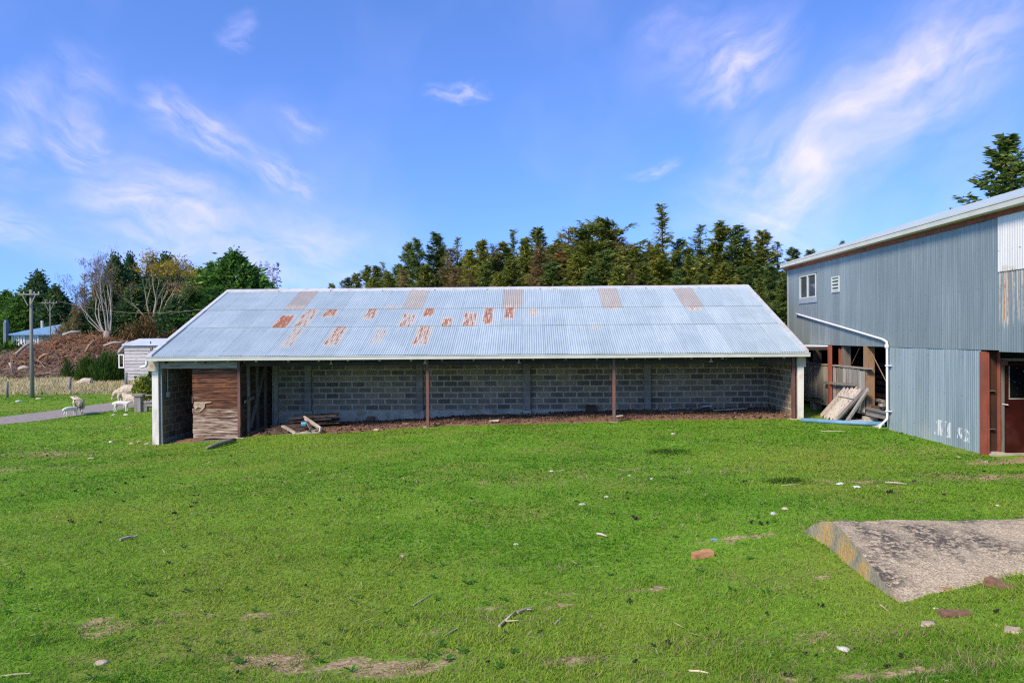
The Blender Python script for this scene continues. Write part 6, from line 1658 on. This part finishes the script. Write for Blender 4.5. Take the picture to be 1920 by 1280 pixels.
put_sheep(147, 778, Dg(147, 778), R(126), .88, 'up', 'cream ewe seen from behind on the track with head turned left', turn=R(62))
put_sheep(134, 781, Dg(134, 781), R(66), .58, 'fwd', 'white lamb suckling under the ewe on the track', lamb=True, turn=.3)
put_sheep(236, 753, Dg(236, 753), R(184), 1.06, 'graze', 'cream ewe grazing behind the other two of its group')
put_sheep(244, 766, Dg(244, 766), R(168), .82, 'up', 'resting cream ewe facing away behind the standing lamb', turn=R(-50))
put_sheep(229, 770, Dg(229, 770) - .5, R(6), .66, 'fwd', 'white lamb standing side-on before the cream ewe', lamb=True)
put_sheep(157, 703, 47.5, R(190), .85, 'graze', 'sheep half hidden in the tall dry grass by the brush heap')
put_sheep(286, 746, 36.5, R(172), .85, 'up', 'pale sheep mostly hidden behind the white pillar and bush')

# ---------------------------------------------------------------- grass
r = np.random.default_rng(77)


def inside(poly, x, y):
    c = np.zeros(x.shape, bool); j = len(poly) - 1
    for i in range(len(poly)):
        xi, yi = poly[i]; xj, yj = poly[j]
        c ^= ((yi > y) != (yj > y)) & (x < (xj - xi) * (y - yi) / (yj - yi + 1e-9) + xi); j = i
    return c


N = 520000
Yg = 3.9 * (44 / 3.9) ** r.random(N)
Xg = (r.uniform(-1, 1, N) * .86 - .02) * Yg
ok = ~((Xg > -11.62) & (Xg < 8.42) & (Yg > FY - .02)) & ~((Xg > BX - .02) & (Yg > 8.5)) & ~((Yg > 41.5) & (Xg < -12)) & ~((Yg > 24) & (Xg > -11.6) & (Xg < 8.6)) & ~((Yg > 28) & (Xg > 8))
slz = np.where(Yg > B_.y, B_.z + (A_.z - B_.z) * (Yg - B_.y) / (A_.y - B_.y), B_.z + (C_.z - B_.z) * (Yg - B_.y) / (C_.y - B_.y))
slx = np.where(Yg > B_.y, A_.x, C_.x + (B_.x - C_.x) * (Yg - C_.y) / (B_.y - C_.y))
ok &= ~((Xg > slx) & (Yg < A_.y) & (Yg > C_.y - .3) & (gza(Xg, Yg) < slz + .02))
Xg, Yg = Xg[ok], Yg[ok]
nearL = (Xg < -12) & (Yg > 20); td = np.full(Xg.shape, 99.); td[nearL] = trackdist(Xg[nearL], Yg[nearL]); ok = td > HWR + .1 * r.random(len(Xg))
ok &= ~((Xg > 8.45) & (Yg > 20.5) & (r.random(len(Xg)) < .8))
Xg, Yg = Xg[ok], Yg[ok]
dmk = dirtmask(Xg, Yg)
ok = r.random(len(Xg)) > dmk * np.clip((fbm(Xg, Yg, .16, 3) - .30) * 3.2, .05, .9); Xg, Yg, dmk = Xg[ok], Yg[ok], dmk[ok]
n = len(Xg)
Zg = gza(Xg, Yg)
clump = fbm(Xg, Yg, .35, 3); broad = fbm(Xg, Yg, 2.2, 4); wide = fbm(Xg + 40, Yg, 5.0, 3)
hgt = (.012 + .022 * r.random(n) + .05 * np.clip(clump - .5, 0, 1)) * (1 + .01 * Yg)
tuft = np.zeros(n)
for px, py, rr_ in ((1475, 903, .5), (1255, 848, .7), (1460, 905, .3), (640, 812, .5), (1250, 845, .3)):
    g = G(px, py); tuft = np.maximum(tuft, np.clip(1 - np.hypot(Xg - g.x, (Yg - g.y) / 1.0) / rr_, 0, 1))
hgt *= 1 + 1.3 * tuft
wid = np.maximum(.0032, .00100 * Yg) * r.uniform(.7, 1.4, n)
az_ = r.uniform(0, 2 * PI, n); lean = r.uniform(.3, 1.6, n) * hgt * 1.1
a = np.stack([np.cos(az_), np.sin(az_)], 1); la = az_ + r.normal(0, .6, n) + PI / 2
base = np.stack([Xg, Yg, Zg - .006], 1)
tip = base + np.stack([np.cos(la) * lean, np.sin(la) * lean, hgt], 1)
b0 = base + np.concatenate([a * wid[:, None], np.zeros((n, 1))], 1); b1 = base - np.concatenate([a * wid[:, None], np.zeros((n, 1))], 1)
V = np.stack([b0, b1, tip], 1).reshape(-1, 3); F = np.arange(3 * n).reshape(n, 3)
g0 = np.array([.100, .285, .014]); g1 = np.array([.265, .53, .048]); yel = np.array([.40, .38, .06]); straw_ = np.array([.46, .40, .20]); dk = np.array([.022, .075, .008])
k = np.clip(r.random(n) * .6 + (broad - .5) * 1.9 + (wide - .5) * .8 + .2, 0, 1)[:, None]
col_ = g0 * (1 - k) + g1 * k
ky = np.clip((wide - .45) * 2.8 + (broad - .5) * 1.2 + r.normal(0, .22, n), 0, .85)[:, None] * .6; col_ = col_ * (1 - ky) + yel * ky
dryp = np.zeros(n)
for cx, cy, rx, ry, st in DIRT: dryp = np.maximum(dryp, st * np.clip(1.9 - np.hypot((Xg - cx) / rx, (Yg - cy) / ry), 0, 1))
ks = (r.random(n) < .045 + .62 * dryp * (clump + .25) + .10 * np.clip(wide - .5, 0, 1) + .10 * np.clip(clump - .55, 0, 1))[:, None]
col_ = np.where(ks, straw_ * r.uniform(.55, 1.1, (n, 1)), col_)
kd_ = (np.clip(tuft * 1.4, 0, .85))[:, None]; col_ = col_ * (1 - kd_) + dk * kd_
col_ *= r.uniform(.78, 1.2, (n, 1))
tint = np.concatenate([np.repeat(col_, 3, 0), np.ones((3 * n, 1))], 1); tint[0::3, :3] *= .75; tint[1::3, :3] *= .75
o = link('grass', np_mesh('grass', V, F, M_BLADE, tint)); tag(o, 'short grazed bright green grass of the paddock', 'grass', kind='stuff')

# loose dry stalks over the turf
n = 1700
Ys = 4.2 * (24 / 4.2) ** r.random(n); Xs = r.uniform(-.8, .76, n) * Ys
ok = ~((Xs > 2.6) & (Ys < 9)) & (Ys < 22.5) & (Xs < 9.3); Xs, Ys = Xs[ok], Ys[ok]; n = len(Xs)
ok = fbm(Xs, Ys, 1.3, 3) + dirtmask(Xs, Ys) * .2 > .46; Xs, Ys = Xs[ok], Ys[ok]; n = len(Xs)
Zs = gza(Xs, Ys) + r.uniform(.015, .045, n); L = r.uniform(.015, .06, n) * (1 + .03 * Ys); a_ = r.uniform(0, PI, n)
d = np.stack([np.cos(a_), np.sin(a_), r.normal(0, .22, n)], 1) * L[:, None]; w = np.stack([-np.sin(a_), np.cos(a_), r.normal(0, .4, n)], 1) * np.maximum(.0022, .0007 * Ys)[:, None]
C = np.stack([Xs, Ys, Zs], 1); V, F = cards(C, d, w)
c = np.array([.50, .44, .25]) * r.uniform(.5, 1.15, (n, 1)); o = link('dry_stalks', np_mesh('dry_stalks', V, F, M_BLADE, np.concatenate([np.repeat(c, 4, 0), np.ones((4 * n, 1))], 1)))
tag(o, 'loose dry straw stalks scattered over the turf', 'straw', kind='stuff')

# rough straw-coloured grass along the far fence
n = 60000
Xr = r.uniform(-52, -16, n); Yr = 41.6 + 14 * r.random(n) ** 1.2
ok = (fbm(Xr, Yr, 3) - .5) * 3 + 41.6 < Yr; Xr, Yr = Xr[ok], Yr[ok]; n = len(Xr)
cl_ = fbm(Xr, Yr, .9, 3)
h = (.12 + .50 * np.clip(cl_ - .3, 0, 1)) * r.uniform(.6, 1.2, n); a_ = r.uniform(0, 2 * PI, n)
base = np.stack([Xr, Yr, gza(Xr, Yr) - .02], 1); wv = np.stack([np.cos(a_), np.sin(a_), a_ * 0], 1) * r.uniform(.02, .045, (n, 1))
tip = base + np.stack([r.normal(0, .35, n) * h, r.normal(0, .35, n) * h, h], 1)
V = np.stack([base - wv, base + wv, tip], 1).reshape(-1, 3)
k = np.clip(r.random(n) * .8 + (cl_ - .5), 0, 1)[:, None]
c = np.array([.56, .48, .22]) * (1 - k) + np.array([.86, .74, .46]) * k; g_ = (r.random(n) < .16)[:, None]; c = np.where(g_, np.array([.13, .21, .04]), c)
o = link('dry_grass', np_mesh('dry_grass', V, np.arange(3 * n).reshape(n, 3), M_BLADE, np.concatenate([np.repeat(c, 3, 0), np.ones((3 * n, 1))], 1)))
tag(o, 'rough straw coloured long grass along the far fence', 'dry grass', kind='stuff')

# clods and chips on the shed floor
n = 2600
Xc = r.uniform(-8.7, 8.1, n); Yc = 22.85 + 2.7 * r.random(n) ** 1.1; s = r.uniform(.012, .040, n) * np.where(r.random(n) < .05, 1.8, 1)
C = np.stack([Xc, Yc, gza(Xc, Yc) + .06 + r.uniform(0, .05, n)], 1)
oc = np.array([(1, 0, 0), (-1, 0, 0), (0, 1, 0), (0, -1, 0), (0, 0, .8), (0, 0, -.8)], float)
V = (C[:, None, :] + oc[None] * s[:, None, None] * r.uniform(.6, 1.3, (n, 6, 1))).reshape(-1, 3)
fo = np.array([(0, 2, 4), (2, 1, 4), (1, 3, 4), (3, 0, 4), (2, 0, 5), (1, 2, 5), (3, 1, 5), (0, 3, 5)]); F = (np.arange(n)[:, None, None] * 6 + fo[None]).reshape(-1, 3)
c = np.array([.13, .075, .048]) * r.uniform(.4, 1.6, (n, 1)); c = np.where((r.random(n) < .05)[:, None], np.array([.34, .24, .16]), c)
o = link('clods', np_mesh('clods', V, F, M_SLASH, np.concatenate([np.repeat(c, 6, 0), np.ones((6 * n, 1))], 1))); tag(o, 'clods of earth and chips littering the shed floor', 'clods', kind='stuff')

# low broad-leaved weeds in the turf
n = 420
Yw = 4.2 * (16 / 4.2) ** r.random(n); Xw = r.uniform(-.78, .74, n) * Yw; ok = ~((Xw > 2.6) & (Yw < 9)) & (Xw < 9.2) & (fbm(Xw + 9, Yw, 2.0, 3) > .46); Xw, Yw = Xw[ok], Yw[ok]; n = len(Xw)
C = []; A = []; B = []
Zw = gza(Xw, Yw)
for i in range(n):
    m = int(r.integers(5, 10)); a_ = r.uniform(0, 2 * PI, m); L = r.uniform(.012, .034, m)
    dd = np.stack([np.cos(a_), np.sin(a_), r.uniform(.1, .5, m)], 1)
    C.append(np.array([Xw[i], Yw[i], Zw[i] + .016]) + dd * L[:, None]); A.append(dd * L[:, None]); B.append(np.stack([-np.sin(a_), np.cos(a_), a_ * 0], 1) * L[:, None] * .42)
V, F = cards(np.concatenate(C), np.concatenate(A), np.concatenate(B)); k = len(F)
c = np.array([.055, .17, .02]) * r.uniform(.6, 1.5, (k, 1)); o = link('weeds', np_mesh('weeds', V, F, M_BLADE, np.concatenate([np.repeat(c, 4, 0), np.ones((4 * k, 1))], 1))); tag(o, 'small dark broad-leaved weeds in the turf', 'weeds', kind='stuff')
